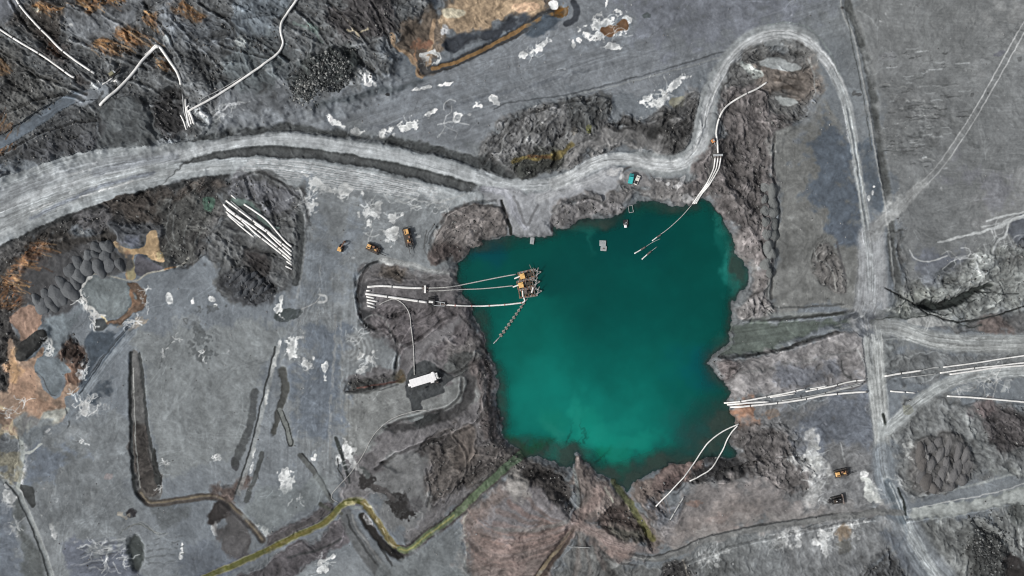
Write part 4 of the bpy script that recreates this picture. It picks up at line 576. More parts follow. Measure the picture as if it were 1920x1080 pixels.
# mud fan south of the lake
poly([(955,895),(968,890),(985,905),(1000,930),(980,935),(950,925)], (144,142,139), soft=7, warp=3, a=.8)
for k in range(11):
    o = k*9.; line([(878-k*.3,948+o*.9),(905,974+o*.9),(950,994+o*.75),(1000,998+o*.55),(1050,985+o*.45),(1072,972+o*.35)], 2.4+1.6*(k % 3), [(98,86,83),(140,124,119),(124,116,114),(84,76,74),(136,118,112)][k % 5], soft=3, warp=1.6, a=.5, brk=.6, seed=k)
line([(1066,975),(1020,988),(985,992),(930,990)], 9, (116,117,116), soft=6, a=.6)
line([(1072,984),(1100,990),(1135,1008),(1175,1024),(1230,1034)], 20, (134,124,121), soft=8, a=.7, wd2=12, tex=.08); line([(1085,975),(1100,950),(1120,925)], 22, (126,112,108), soft=8, a=.7, warp=3)
for k in range(7): line([(1078+k*2,985-k),(1105+k*3,990+k*2),(1140,1010+k*2),(1190,1026+k*1.5)], 1.6, [(98,88,85),(166,150,146)][k % 2], soft=1.4, warp=1.4, a=.5, brk=.5, seed=k)
for k in range(8): line([(1088+k*7,870+k*6),(1096+k*8,895+k*4),(1100+k*9,925+k*2)], 2, [(84,76,74),(134,122,118)][k % 2], soft=1.8, warp=2, a=.55)
for k in range(6): line([(1195+k*8,915-k*3),(1212+k*7,940-k*2),(1228+k*6,962)], 2, [(80,72,70),(132,120,116)][k % 2], soft=1.8, warp=2, a=.55)
line([(1228,915),(1240,895),(1262,882),(1290,876)], 14, (130,116,112), soft=6, a=.7); poly([(1245,990),(1300,960),(1400,930),(1450,950),(1440,975),(1320,1005),(1260,1018)], (127,121,118), soft=12, a=.6)
# sweeping banks around the cabin
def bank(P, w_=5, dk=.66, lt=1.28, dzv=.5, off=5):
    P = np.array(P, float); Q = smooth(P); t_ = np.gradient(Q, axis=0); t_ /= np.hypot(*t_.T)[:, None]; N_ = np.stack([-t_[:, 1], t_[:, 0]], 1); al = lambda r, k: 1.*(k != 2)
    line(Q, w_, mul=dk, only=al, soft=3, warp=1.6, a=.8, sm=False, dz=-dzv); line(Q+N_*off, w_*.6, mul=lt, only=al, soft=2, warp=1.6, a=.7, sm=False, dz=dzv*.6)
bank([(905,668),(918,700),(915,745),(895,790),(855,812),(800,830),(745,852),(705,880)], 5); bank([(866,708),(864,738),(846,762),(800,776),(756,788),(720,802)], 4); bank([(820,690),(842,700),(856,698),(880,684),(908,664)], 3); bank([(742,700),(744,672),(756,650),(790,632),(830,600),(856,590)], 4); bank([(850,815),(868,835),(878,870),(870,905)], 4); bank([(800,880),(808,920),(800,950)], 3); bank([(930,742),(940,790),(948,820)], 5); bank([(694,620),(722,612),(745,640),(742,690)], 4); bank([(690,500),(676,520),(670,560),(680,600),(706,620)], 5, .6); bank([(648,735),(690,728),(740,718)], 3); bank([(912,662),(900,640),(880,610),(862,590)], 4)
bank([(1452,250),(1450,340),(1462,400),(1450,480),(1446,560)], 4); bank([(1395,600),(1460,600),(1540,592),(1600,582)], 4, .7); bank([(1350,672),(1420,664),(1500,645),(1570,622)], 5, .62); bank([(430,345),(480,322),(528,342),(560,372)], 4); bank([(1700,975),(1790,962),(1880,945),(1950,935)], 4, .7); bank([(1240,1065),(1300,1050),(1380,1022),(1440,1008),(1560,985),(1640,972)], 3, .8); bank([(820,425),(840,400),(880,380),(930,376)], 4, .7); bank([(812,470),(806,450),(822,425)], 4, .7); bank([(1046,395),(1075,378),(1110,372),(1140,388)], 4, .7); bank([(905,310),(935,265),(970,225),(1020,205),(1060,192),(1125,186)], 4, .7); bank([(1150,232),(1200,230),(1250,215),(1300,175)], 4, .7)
# benches and rusty bands of the north-west face
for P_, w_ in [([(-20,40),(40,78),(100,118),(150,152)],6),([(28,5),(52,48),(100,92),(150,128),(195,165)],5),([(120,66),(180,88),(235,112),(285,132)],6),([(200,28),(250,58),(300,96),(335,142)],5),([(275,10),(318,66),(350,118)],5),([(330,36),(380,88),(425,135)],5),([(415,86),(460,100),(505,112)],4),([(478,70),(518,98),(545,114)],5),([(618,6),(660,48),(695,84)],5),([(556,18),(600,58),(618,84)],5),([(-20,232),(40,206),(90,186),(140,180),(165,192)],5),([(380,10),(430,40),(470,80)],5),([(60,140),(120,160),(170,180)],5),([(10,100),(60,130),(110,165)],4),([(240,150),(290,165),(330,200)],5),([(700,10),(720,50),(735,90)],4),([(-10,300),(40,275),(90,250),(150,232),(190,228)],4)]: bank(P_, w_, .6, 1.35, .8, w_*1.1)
def rusty(cx, cy, rx, ry, ang, n, fan=10):
    for k in range(n):
        x, y = cx+rx*rngd.randn()*.5, cy+ry*rngd.randn()*.5; t_ = math.radians(ang+fan*rngd.randn()); L_ = 6+14*rngd.rand()
        line([(x-L_*math.cos(t_), y-L_*math.sin(t_)), (x, y+rngd.randn()), (x+L_*math.cos(t_), y+L_*math.sin(t_))], 1.6+1.6*rngd.rand(), [(126,96,68),(150,122,90),(64,50,42),(104,78,58),(84,82,80)][rngd.randint(5)], soft=1.5, warp=1.2, a=.6)
for a_ in [(212,93,30,14,28,34),(262,80,30,12,32,34),(185,8,40,16,30,34),(290,46,14,8,45,12),(366,30,18,9,38,14),(95,18,18,10,35,14),(310,122,14,10,45,12),(4,236,26,22,-58,26),(82,462,20,14,15,22),(55,492,24,20,15,34),(25,530,26,22,12,36),(8,130,12,8,30,8),(10,570,16,12,10,14)]: rusty(*a_)
# branching crack and pale rills in the east
line([(1660,540),(1685,552),(1700,562),(1722,575),(1740,588),(1790,602),(1830,600),(1890,585),(1960,560)], 3, (38,41,41), soft=1.6, warp=1.2, dz=-.4)
poly([(1716,573),(1735,566),(1760,567),(1788,560),(1820,546),(1855,533),(1862,537),(1830,551),(1798,569),(1768,578),(1740,580)], (34,38,37), soft=2.2, warp=3.4, dz=-.8, zs=9, r=.3, fine=True)
for P_ in [[(1722,575),(1740,566),(1752,558)],[(1745,580),(1762,590),(1778,588)],[(1800,560),(1815,566),(1830,562)],[(1700,562),(1690,572),(1680,578)],[(1790,602),(1812,612),(1840,610)],[(1780,572),(1790,588),(1806,596)],[(1838,548),(1862,548),(1885,552)],[(1640,600),(1665,596),(1700,598),(1740,590)]]: line(P_, 2.6, (46,50,49), soft=1.6, warp=2.5, a=.85)
for p, wd in [([(1960,395),(1910,407),(1885,418),(1850,432),(1800,445),(1760,455)],4.5),([(1920,398),(1880,405),(1850,415)],3.5),([(1890,420),(1885,440),(1870,455),(1862,475)],4),([(1960,402),(1905,412),(1870,428),(1825,436)],3),([(1900,405),(1875,418),(1840,424)],2.5)]: line(p, wd, (162,166,167), soft=2.4, warp=2.2, a=.7)
blot(1852,716,8,4,0,(70,74,74),rag=.8); blot(1665,592,26,12,-10,(72,76,76),a=.6,rag=1.)
line([(1722,350),(1695,382),(1660,412),(1638,442)], 16, (150,153,153), soft=6, streak=.12, a=.8, k=1, wd2=22, seed=31)
# pale roads of the south-east
line([(1650,612),(1700,622),(1760,640),(1840,646),(1960,645)], 30, (148,152,152), soft=12, streak=.08, a=.75, k=1, r=0., seed=51)
line([(1664,806),(1690,785),(1722,752),(1760,727),(1810,706),(1870,698),(1960,694)], 22, (150,155,156), soft=8, streak=.08, a=.85, k=1, r=0., seed=52); blot(1700,768,11,10,0,(126,129,122),rag=.3,soft=.2); veins(1860,712,40,14,(182,185,185)); veins(1800,728,26,8,(180,183,184))
poly([(1702,962),(1760,951),(1830,937),(1885,924),(1960,897),(1960,930),(1890,947),(1800,967),(1730,977)], (142,147,146), soft=4, warp=2, k=1, r=0., tex=.08)
poly([(1240,1040),(1290,1005),(1360,975),(1450,955),(1560,945),(1650,940),(1680,958),(1600,966),(1500,980),(1400,995),(1310,1018),(1260,1040)], (124,123,122), soft=10, a=.6, r=.08)
line([(1225,1048),(1270,1037),(1310,1017),(1370,1002),(1440,988),(1500,980),(1560,970),(1612,966),(1640,959),(1690,962)], 12, (106,108,108), soft=4, warp=1.5, a=.8, dz=.25); line([(1225,1043),(1270,1031),(1310,1011),(1370,996),(1440,982),(1500,974),(1560,964)], 2.5, (66,67,68), soft=1.6, warp=1.2, a=.8)
line([(1630,445),(1634,500),(1632,560)], 44, (152,156,159), soft=16, streak=.09, a=.6, k=1, seed=53, wd2=60)
for o in (-4.5, 4.5): line([(x+o, y+o*.6) for x, y in TR], 2.4, (158,161,162), soft=1.5, warp=.8, a=.85, brk=.7, seed=o+60, k=1)
line(TR[3:], 10, (128,131,132), soft=6, a=.5, wd2=26)
# --- rills, tracks and scrapes: many thin marks along the lie of the ground
rng0 = np.random.RandomState(12)
def mark(n, cond, on, L0, L1, w0, w1, a0, a1, light, dzz=0., curl=25, wp=1.5, fixed=None):
    k = 0; tries = 0
    while k < n and tries < n*40:
        tries += 1; x, y = rng0.rand()*2000-40, rng0.rand()*1160-40; i, j = int((x-U0)/ST), int((y-V0)/ST)
        if not cond(x, y, R[j, i], K[j, i]): continue
        th = math.radians((TH[j, i] if fixed is None else fixed)+rng0.randn()*16); L = L0+(L1-L0)*rng0.rand()**2; c = math.radians(rng0.randn()*curl)/L; P = [(x, y)]
        for q in range(4): x += L/4*math.cos(th); y += L/4*math.sin(th); th += c*L/4; P.append((x, y))
        w_ = w0+(w1-w0)*rng0.rand()**2; lt = rng0.rand() < light; f = (1.3+.3*rng0.rand()) if lt else (.6+.2*rng0.rand())
        line(P, w_, mul=f, only=on, soft=max(1.4, w_*.6), warp=wp, a=a0+(a1-a0)*rng0.rand(), sm=True, dz=dzz*(1 if lt else -1.3)*min(w_, 6)/3, brk=.6, seed=k*.7+n)
        k += 1
rock = lambda x, y, r, k: r > .4 and k == 0
flat = lambda x, y, r, k: r < .15 and k == 0
onr = lambda r, k: ss((r-.25)/.15)*(k == 0); onf = lambda r, k: ss((.3-r)/.15)*(k == 0); onk = lambda r, k: (k == 1)*1.; rd_ = lambda x, y, r, k: k == 1
mark(260, rock, onr, 40, 140, 6, 18, .25, .5, .5, .75); mark(750, rock, onr, 14, 60, 1.6, 4.5, .3, .65, .5, .3)
mark(70, flat, onf, 50, 160, 6, 20, .08, .22, .5); mark(150, flat, onf, 15, 60, 1.2, 2.6, .15, .4, .6)
nwf = lambda x, y, r, k: r > .3 and k == 0 and x < 760 and y < 300
mark(60, nwf, onr, 60, 200, 8, 26, .2, .45, .55, .8, fixed=38); mark(60, lambda x, y, r, k: r > .15 and k == 0 and x > 1300 and y > 720, onr, 40, 130, 6, 18, .25, .5, .5, .8)
def along(path, n, hw, seed):
    P = smooth(path); L = np.concatenate([[0], np.cumsum(np.hypot(*np.diff(P, axis=0).T))])
    r_ = np.random.RandomState(seed)
    for k in range(n):
        l = 20+110*r_.rand()**2; s0 = r_.rand()*(L[-1]-l); o = hw*(2*r_.rand()-1); sq = np.linspace(s0, s0+l, 6); x = np.interp(sq, L, P[:, 0]); y = np.interp(sq, L, P[:, 1]); t = np.gradient(np.stack([x, y], 1), axis=0); t /= np.hypot(*t.T)[:, None]
        line(np.stack([x-t[:, 1]*o, y+t[:, 0]*o], 1), 1.3+1.6*r_.rand()**2, mul=1.22 if r_.rand() < .62 else .78, only=onk, soft=1.3, warp=.7, a=.25+.35*r_.rand(), brk=.5, seed=k+seed)
def tracks(n, x0, y0, x1, y1, ang, sp=20, L=(60, 200)):
    for k in range(n):
        x, y = x0+(x1-x0)*rng0.rand(), y0+(y1-y0)*rng0.rand(); th = math.radians(ang+rng0.randn()*sp); l = L[0]+(L[1]-L[0])*rng0.rand(); c = math.radians(rng0.randn()*35)/l; P = [(x, y)]
        for q in range(5): x += l/5*math.cos(th); y += l/5*math.sin(th); th += c*l/5; P.append((x, y))
        i, j = min(max(int((x-U0)/ST), 0), NW-1), min(max(int((y-V0)/ST), 0), NH-1); f = 1.25 if rng0.rand() < .7 else .78
        for o in (-3.6, 3.6): line([(px-o*math.sin(th), py+o*math.cos(th)) for px, py in P], 1.6, mul=f, only=onf, soft=1.5, warp=.8, a=.26, brk=.4, seed=k+o)
along(RP[0], 70, 17, 1); along(RP[1], 90, 17, 2); along([(-60,420),(0,398),(100,358),(200,328),(300,310)], 90, 46, 3); along(LOOP, 110, 9, 4); along(SR, 110, 15, 5); along([(1640,612),(1690,618),(1750,638),(1840,645),(1960,643)], 50, 15, 6); along([(1665,800),(1700,770),(1740,740),(1790,715),(1850,700),(1960,692)], 30, 9, 7)
tracks(26, 560, 390, 650, 800, 92); tracks(16, 620, 370, 860, 480, 20, 40, (40, 120)); tracks(16, 280, 560, 520, 850, 70, 60); tracks(12, 60, 820, 240, 1050, 60, 60); tracks(22, 620, 120, 1400, 200, -17, 6, (80, 260)); tracks(10, 1460, 220, 1600, 560, 88, 10); tracks(14, 1700, 40, 1900, 520, -2, 12); tracks(12, 1420, 900, 1640, 980, -10, 25, (40, 120)); tracks(10, 650, 730, 760, 850, -10, 30, (40, 120)); tracks(10, 780, 980, 880, 1080, -40, 30, (40, 100)); tracks(8, 880, 930, 1050, 1050, -20, 15)
# --- blend with the rock and fine texture
for (x,y,r_) in [(540,590,1)]: pass
rg = R
def blur(A, n):
    for ax in (0, 1):
        c = np.cumsum(np.pad(A, [(n+1, n) if i == ax else (0, 0) for i in range(A.ndim)], mode='edge'), axis=ax, dtype=np.float64)
        m_ = A.shape[ax]; hi = np.take(c, np.arange(2*n+1, 2*n+1+m_), axis=ax); lo = np.take(c, np.arange(0, m_), axis=ax); A = ((hi-lo)/(2*n+1)).astype(np.float32)
    return A
wb_ = (.3*ss(blur(R, 7)/.35)*(K == 0))[..., None]; C = C*(1-wb_)+blur(blur(C, 6), 6)*wb_
R[K == 0] = (R*.5+.5*blur(R, 6))[K == 0]
q1 = np.tanh(2.2*tab((UU+WX*14)/21, (VV+WY*14)/15)); q2 = np.tanh(2.2*tab((UU+WX*8+99)/9, (VV+WY*8)/7))
# grain: streaks that follow the lie of the ground
GRN = np.zeros_like(Z); WS = np.zeros_like(Z); GR2 = np.zeros_like(Z); GR3 = np.zeros_like(Z)
for k_ in range(6):
    a_ = k_*30.; w_ = np.clip(1-np.abs((TH-a_+90) % 180-90)/30, 0, 1); WS += w_*w_
    GR3 += w_*rot_noise(a_, 16, 3.2, 2, 70+k_, UU+WX*4, VV+WY*4)
    GRN += w_*rot_noise(a_, 46, 6, 3, 80+k_, UU+WX*7, VV+WY*7); GR2 += w_*rot_noise(a_, 120, 14, 2, 90+k_, UU+WX*10, VV+WY*10)
GR3 /= np.sqrt(WS)+1e-3; GRN /= np.sqrt(WS)+1e-3; GR2 /= np.sqrt(WS)+1e-3
C[(K == 1) & (UU < 1030)] *= .94; C[(K == 0) & (UU < 700) & (VV > 540) & (R < .25)] *= 1.04
bldr = np.clip(nfield(6.5, 2, 35, .6)-1.3, 0, 1.2)
C *= (1+rg*(.045*q1+.03*q2+.12*GRN+.12*GR3+.15*GR2+.045*ND+.035*NE+.08*NB+.2*bldr)+(1-rg)*(.010*q1+.008*q2+.022*GRN+.028*GR3+.032*GR2+.01*ND+.02*NC)+.012*NE)[..., None]
C += .42*(C-blur(blur(C, 3), 3)); C = np.clip(C, .09, .93)
fl = nfield(60, 3, 31, .6)
spk = np.clip(nfield(5, 2, 33, .7)-2.2, 0, 1)*(1-rg)*ss(fl-.2); C += (spk*.18)[..., None]
Z += rg*((NR-.5)*.8+(NR2-.5)*.25+ND*.07+GRN*.42+GR3*.2+GR2*.8+.6*NB+.3*NC)+.02*ND+.012*NE+.25*NA+(1-rg)*.06*GRN
Z += .10*NC*(1-rg*.5)
# roads and benches are graded flat: keep only a little of it
rm = K == 1
Z = np.where(rm, Z*.75, Z)

# --- the pit lake: bank and bed
w = win(780, 300, 1500, 1000); X, Y = coords(w, 2.0, False); X = X+WX2[w]*1.6; Y = Y+WY2[w]*1.6; d = sdist(np.array(LAKE, float), w, X, Y)
WZ = -3.2
bank = WZ+(-d)*.16                       # metres of rise per plan unit outside, fall inside
land = Z[w]; d = d-1.2
out = np.where(d < 0, np.minimum(land, np.maximum(bank+.5*NR[w]*rg[w]*ss(-d/8), WZ+.02)), 0)
sh = 1.0+0*d
def shal(x, y, rx, ry, v):
    global sh
    q = ss(1.3-np.hypot((UU[w]-x)/rx, (VV[w]-y)/ry)); sh = sh*(1-q)+v*q
shal(1330,800,100,88,.14); shal(1140,895,110,34,.16); shal(1090,862,50,30,.25); shal(1015,838,60,30,.22); shal(1375,590,18,60,.35); shal(1385,520,18,70,.35); shal(1345,690,40,50,.25); shal(1250,865,80,36,.13); shal(1190,890,50,34,.16); shal(985,845,50,34,.14); shal(1068,862,26,40,.14); shal(1100,415,80,26,.3); shal(1385,520,26,50,.4); shal(1360,655,46,34,.16); shal(930,460,60,20,.4); shal(1250,390,80,20,.5); shal(905,610,24,70,.3); shal(940,760,20,80,.3)
bed = WZ-np.minimum((d*.085+.25*ss(d/6))*sh**1.3, 9)-.35*np.maximum(NC[w], 0)*ss(d/12)*0+(.22*NB[w]+.16*NC[w])*ss(d/12)*np.where(sh < .8, 1, .2)
Z[w] = np.where(d > 0, np.minimum(bed, WZ-.05), out)
wetm = ss((d+7)/8)*.45; C[w] = C[w]*(1-wetm[..., None]*.55)
bedm = ss(d/6)[..., None]; C[w] = C[w]*(1-bedm*.75)+np.array((118,110,104))/255*bedm*.75
K[w][d > 0] = 0
# the creek bed and the drain join the lake a hand above the water
LD = (w, d)

# --- colour of the lake water itself (suspended minerals), on the same survey grid
ww = win(830, 340, 1440, 950); lu, lv = UU[ww], VV[ww]
LC = np.empty(lu.shape+(3,), np.float32); LC[:] = np.array((2, 72, 66))/255
def lk(x, y, rx, ry, col, a=1.):
    global LC
    q = ss(1.25-np.hypot((lu+WX[ww]*9+WX2[ww]*2-x)/rx, (lv+WY[ww]*9+WY2[ww]*2-y)/ry))*a; q = q[..., None]; LC = LC*(1-q)+np.array(col)/255*q
lk(1140,700,260,170,(4,90,82)); lk(1000,640,90,130,(6,94,84),.8); lk(1010,760,95,95,(12,112,101),.9); lk(1130,800,160,100,(12,114,103),.9); lk(1180,560,190,120,(0,70,65),.7); lk(1320,690,70,50,(0,80,88),.7)
lk(1200,440,160,70,(0,60,58),.9); lk(900,470,50,40,(0,66,76),.8); lk(1060,520,120,40,(2,66,62),.7); lk(1300,450,80,90,(0,66,60),.6)
lk(1090,800,36,46,(24,130,114),.85); lk(1115,820,60,44,(16,126,111),.85); lk(1180,835,70,32,(18,130,114),.8); lk(1040,835,26,30,(38,124,112),.8); lk(1150,870,40,26,(14,110,86),.7); lk(1030,800,30,40,(20,118,100),.5)
lk(1320,820,85,66,(44,84,82),.9); lk(1240,875,60,24,(50,78,74),.8); lk(1385,510,26,44,(50,128,118),.8); lk(1360,430,16,60,(18,92,84),.7); lk(985,840,34,24,(38,80,48),.9); lk(1105,425,40,20,(24,92,84),.7); lk(1360,660,26,30,(50,96,88),.7); lk(1250,390,60,14,(4,74,64),.5)
# silt plumes drifting off the south shore
for P_, w_, c_ in [([(1085,850),(1088,815),(1080,780),(1092,740)],16,(30,130,116)),([(1100,850),(1125,820),(1150,800),(1190,790)],20,(26,132,117)),([(1050,850),(1035,815),(1010,790)],14,(40,128,114)),([(1150,880),(1180,840),(1230,815)],18,(26,126,112)),([(1370,430),(1380,480),(1396,520),(1385,560)],12,(60,132,122)),([(1345,400),(1362,440),(1378,490)],7,(40,112,102)),([(1095,425),(1105,450),(1108,470)],12,(30,96,88))]:
    P_ = smooth(P_); D_, S_, g_, T_ = pdist(P_, ww, lu+WX[ww]*6+WX2[ww]*3, lv+WY[ww]*6+WY2[ww]*3, 80); q = (ss(1.1-D_/w_)*.6*ss(1.2-S_/T_*.8))[..., None]; LC = LC*(1-q)+np.array(c_)/255*q
for P_, w_ in [([(1078,860),(1086,835),(1100,815),(1112,800)],3.5),([(1120,870),(1140,850),(1150,830)],3),([(1062,830),(1070,800),(1066,780)],3),([(1015,850),(1030,832),(1026,810)],5),([(1098,830),(1094,800),(1098,775)],2.5)]:
    P_ = smooth(P_); D_, S_, g_, T_ = pdist(P_, ww, lu+WX2[ww]*3, lv+WY2[ww]*3, 30); LC *= (1-.3*ss(1.2-D_/w_)*ss(1-S_/T_))[..., None]
LC *= (1+.02*NB[ww]+.012*NC[ww])[..., None]; LC *= (1-.04*ss((LC[..., 1]-.36)/.14))[..., None]; LC[..., 0] *= .8
# ------------------------------------------------------------------ the ground, its roads and ditches as real sheets
def lin(c): c = np.clip(c, 0, 1); return np.where(c <= .04045, c/12.92, ((c+.055)/1.055)**2.4)
def PX(u): return (u-960)*.25
def PY(v): return (540-v)*.25
def zt(u, v):
    x = min(max((u-U0)/ST, 0), NW-1.001); y = min(max((v-V0)/ST, 0), NH-1.001); i, j = int(x), int(y); a, b = x-i, y-j
    return float((Z[j, i]*(1-a)+Z[j, i+1]*a)*(1-b)+(Z[j+1, i]*(1-a)+Z[j+1, i+1]*a)*b)
def mesh_from(name, co, faces, attrs, normals=None):
    me = bpy.data.meshes.new(name); me.vertices.add(len(co)); me.vertices.foreach_set('co', np.ascontiguousarray(co, np.float32).ravel())
    nf = len(faces); me.loops.add(nf*4); me.loops.foreach_set('vertex_index', np.ascontiguousarray(faces, np.int32).ravel())
    me.polygons.add(nf); me.polygons.foreach_set('loop_start', np.arange(nf, dtype=np.int32)*4)
    me.update(calc_edges=True); me.polygons.foreach_set('use_smooth', np.ones(nf, bool))
    for k, v in attrs.items():
        if v.ndim == 2:
            a = me.attributes.new(k, 'FLOAT_COLOR', 'POINT'); a.data.foreach_set('color', np.hstack([v, np.ones((len(v), 1), v.dtype)]).astype(np.float32).ravel())
        else:
            a = me.attributes.new(k, 'FLOAT', 'POINT'); a.data.foreach_set('value', v.astype(np.float32))
    if normals is not None: me.normals_split_custom_set_from_vertices(normals)
    me.validate(clean_customdata=False)
    return me
def link(name, me, mat=None, parent=None):
    o = bpy.data.objects.new(name, me); col.objects.link(o)
    if mat: me.materials.append(mat)
    if parent: o.parent = parent
    return o
def nodes_mat(name):
    m = bpy.data.materials.new(name); m.use_nodes = True; nt = m.node_tree; nt.nodes.clear()
    out = nt.nodes.new('ShaderNodeOutputMaterial'); return m, nt, nt.nodes.new, nt.links.new, out
def ground_mat(name, rough=.95, bump=.5, gloss=.25):
    m, nt, N, L, out = nodes_mat(name)
    p = N('ShaderNodeBsdfPrincipled'); p.inputs['Roughness'].default_value = rough; p.inputs['Specular IOR Level'].default_value = gloss
    at = N('ShaderNodeAttribute'); at.attribute_name = 'tint'; rk = N('ShaderNodeAttribute'); rk.attribute_name = 'rocky'
    tc = N('ShaderNodeTexCoord')
    n1 = N('ShaderNodeTexNoise'); n1.inputs['Scale'].default_value = .9; n1.inputs['Detail'].default_value = 5; n1.inputs['Roughness'].default_value = .65
    n2 = N('ShaderNodeTexNoise'); n2.inputs['Scale'].default_value = 2.6; n2.inputs['Detail'].default_value = 3; n2.inputs['Roughness'].default_value = .7
    v1 = N('ShaderNodeTexVoronoi'); v1.inputs['Scale'].default_value = .55; v1.feature = 'F1'
    for n in (n1, n2, v1): L(tc.outputs['Object'], n.inputs['Vector'])
    # grain of gravel: a little lighter and darker
    mr = N('ShaderNodeMapRange'); mr.inputs['From Min'].default_value = .25; mr.inputs['From Max'].default_value = .75; mr.inputs['To Min'].default_value = .84; mr.inputs['To Max'].default_value = 1.16
    L(n1.outputs['Fac'], mr.inputs['Value'])
    mr2 = N('ShaderNodeMapRange'); mr2.inputs['From Min'].default_value = .3; mr2.inputs['From Max'].default_value = .7; mr2.inputs['To Min'].default_value = .9; mr2.inputs['To Max'].default_value = 1.1
    L(n2.outputs['Fac'], mr2.inputs['Value'])
    mu = N('ShaderNodeMath'); mu.operation = 'MULTIPLY'; L(mr.outputs[0], mu.inputs[0]); L(mr2.outputs[0], mu.inputs[1])
    vm = N('ShaderNodeVectorMath'); vm.operation = 'SCALE'; L(at.outputs['Color'], vm.inputs[0]); L(mu.outputs[0], vm.inputs['Scale']); L(vm.outputs[0], p.inputs['Base Color'])
    # bump: pebbles, more on rocky ground
    ad = N('ShaderNodeMath'); ad.operation = 'MULTIPLY_ADD'; L(rk.outputs['Fac'], ad.inputs[0]); ad.inputs[1].default_value = 1.0; ad.inputs[2].default_value = .25
    hn = N('ShaderNodeMath'); hn.operation = 'MULTIPLY_ADD'; L(v1.outputs['Distance'], hn.inputs[0]); hn.inputs[1].default_value = -.35; L(n1.outputs['Fac'], hn.inputs[2])
    hm = N('ShaderNodeMath'); hm.operation = 'MULTIPLY'; L(hn.outputs[0], hm.inputs[0]); L(ad.outputs[0], hm.inputs[1])
    b = N('ShaderNodeBump'); b.inputs['Strength'].default_value = bump; b.inputs['Distance'].default_value = .8; L(hm.outputs[0], b.inputs['Height']); L(b.outputs[0], p.inputs['Normal'])
    L(p.outputs[0], out.inputs[0]); return m
M_GROUND = ground_mat('broken_shale', .95, .42); M_ROAD = ground_mat('packed_road', .9, .2); M_DITCH = ground_mat('ditch_water', .55, .1, .25)

GX, GY = np.meshgrid(PX(us), PY(vs)); COL = (lin(C)*ALB).reshape(-1, 3)
gy_, gx_ = np.gradient(Z, ST*.25); NRM = np.stack([-gx_, gy_, np.ones_like(Z)], -1); NRM /= np.linalg.norm(NRM, axis=-1, keepdims=True); NRM = NRM.reshape(-1, 3)
CO = np.stack([GX, GY, Z], -1).reshape(-1, 3)
idx = np.arange(NW*NH).reshape(NH, NW)
F = np.stack([idx[1:, :-1], idx[1:, 1:], idx[:-1, 1:], idx[:-1, :-1]], -1).reshape(-1, 4); FK = K[:-1, :-1].ravel()
# the sheet goes on outwards to the horizon
bl = np.concatenate([idx[0, :-1], idx[:-1, -1], idx[-1, :0:-1], idx[:0:-1, 0]]); nb = len(bl)
ring = [bl]; co_x = []; cl_x = []; base = len(CO); bc = CO[bl]; cc = COL[bl]; flat = lin(np.array(G)/255)*ALB
for k_, (dist_, f_) in enumerate([(6, .1), (18, .3), (50, .6), (150, .9), (500, 1), (2000, 1), (9000, 1)]):
    dirv = bc[:, :2]/np.linalg.norm(bc[:, :2], axis=1, keepdims=True); xy = bc[:, :2]+dirv*dist_
    co_x.append(np.column_stack([xy, bc[:, 2]*(1-f_)])); cl_x.append(cc*(1-f_)+flat*f_); ring.append(base+k_*nb+np.arange(nb))
CO2 = np.vstack([CO]+co_x); COL2 = np.vstack([COL]+cl_x); NR2_ = np.vstack([NRM, np.tile([0, 0, 1.], (len(CO2)-len(CO), 1))]); RK = np.concatenate([R.ravel(), np.full(len(CO2)-len(CO), .3)])
FR = []
for a_, b_ in zip(ring[:-1], ring[1:]): FR.append(np.stack([a_, b_, np.roll(b_, -1), np.roll(a_, -1)], -1))
FA = np.vstack([F]+FR); FKA = np.concatenate([FK, np.zeros(sum(map(len, FR)), np.uint8)])
for kk, name, mat in ((0, 'ground', M_GROUND), (1, 'haul_road', M_ROAD), (2, 'drainage_ditch', M_DITCH)):
    f = FA[FKA == kk]; uq, inv = np.unique(f, return_inverse=True)
    me = mesh_from(name, CO2[uq], inv.reshape(-1, 4), {'tint': COL2[uq], 'rocky': RK[uq]}, NR2_[uq])
    o = link(name, me, mat); o['kind'] = 'structure'

# ---- the lake: a real water sheet over the bed, turbid where it is deep
m, nt_, N, L, out = nodes_mat('lake_water')
at = N('ShaderNodeAttribute'); at.attribute_name = 'tint'; dp = N('ShaderNodeAttribute'); dp.attribute_name = 'murk'
tr = N('ShaderNodeBsdfTransparent'); tr.inputs[0].default_value = (.62, .80, .77, 1); df = N('ShaderNodeBsdfDiffuse'); L(at.outputs['Color'], df.inputs['Color'])
mx = N('ShaderNodeMixShader'); L(dp.outputs['Fac'], mx.inputs[0]); L(tr.outputs[0], mx.inputs[1]); L(df.outputs[0], mx.inputs[2])
gl = N('ShaderNodeBsdfGlossy'); gl.inputs['Roughness'].default_value = .12; fr = N('ShaderNodeFresnel'); fr.inputs[0].default_value = 1.33
tc = N('ShaderNodeTexCoord'); nn = N('ShaderNodeTexNoise'); nn.inputs['Scale'].default_value = .35; nn.inputs['Detail'].default_value = 4; L(tc.outputs['Object'], nn.inputs['Vector'])
bp = N('ShaderNodeBump'); bp.inputs['Strength'].default_value = .12; bp.inputs['Distance'].default_value = .3; L(nn.outputs['Fac'], bp.inputs['Height'])
for q_ in (gl, fr, df): L(bp.outputs[0], q_.inputs['Normal'])
mx2 = N('ShaderNodeMixShader'); L(fr.outputs[0], mx2.inputs[0]); L(mx.outputs[0], mx2.inputs[1]); L(gl.outputs[0], mx2.inputs[2]); L(mx2.outputs[0], out.inputs[0])
M_WATER = m
dep_ = WZ-Z[ww]; hh, wd_ = dep_.shape; ii = np.arange(hh*wd_).reshape(hh, wd_)
f = np.stack([ii[1:, :-1], ii[1:, 1:], ii[:-1, 1:], ii[:-1, :-1]], -1).reshape(-1, 4)
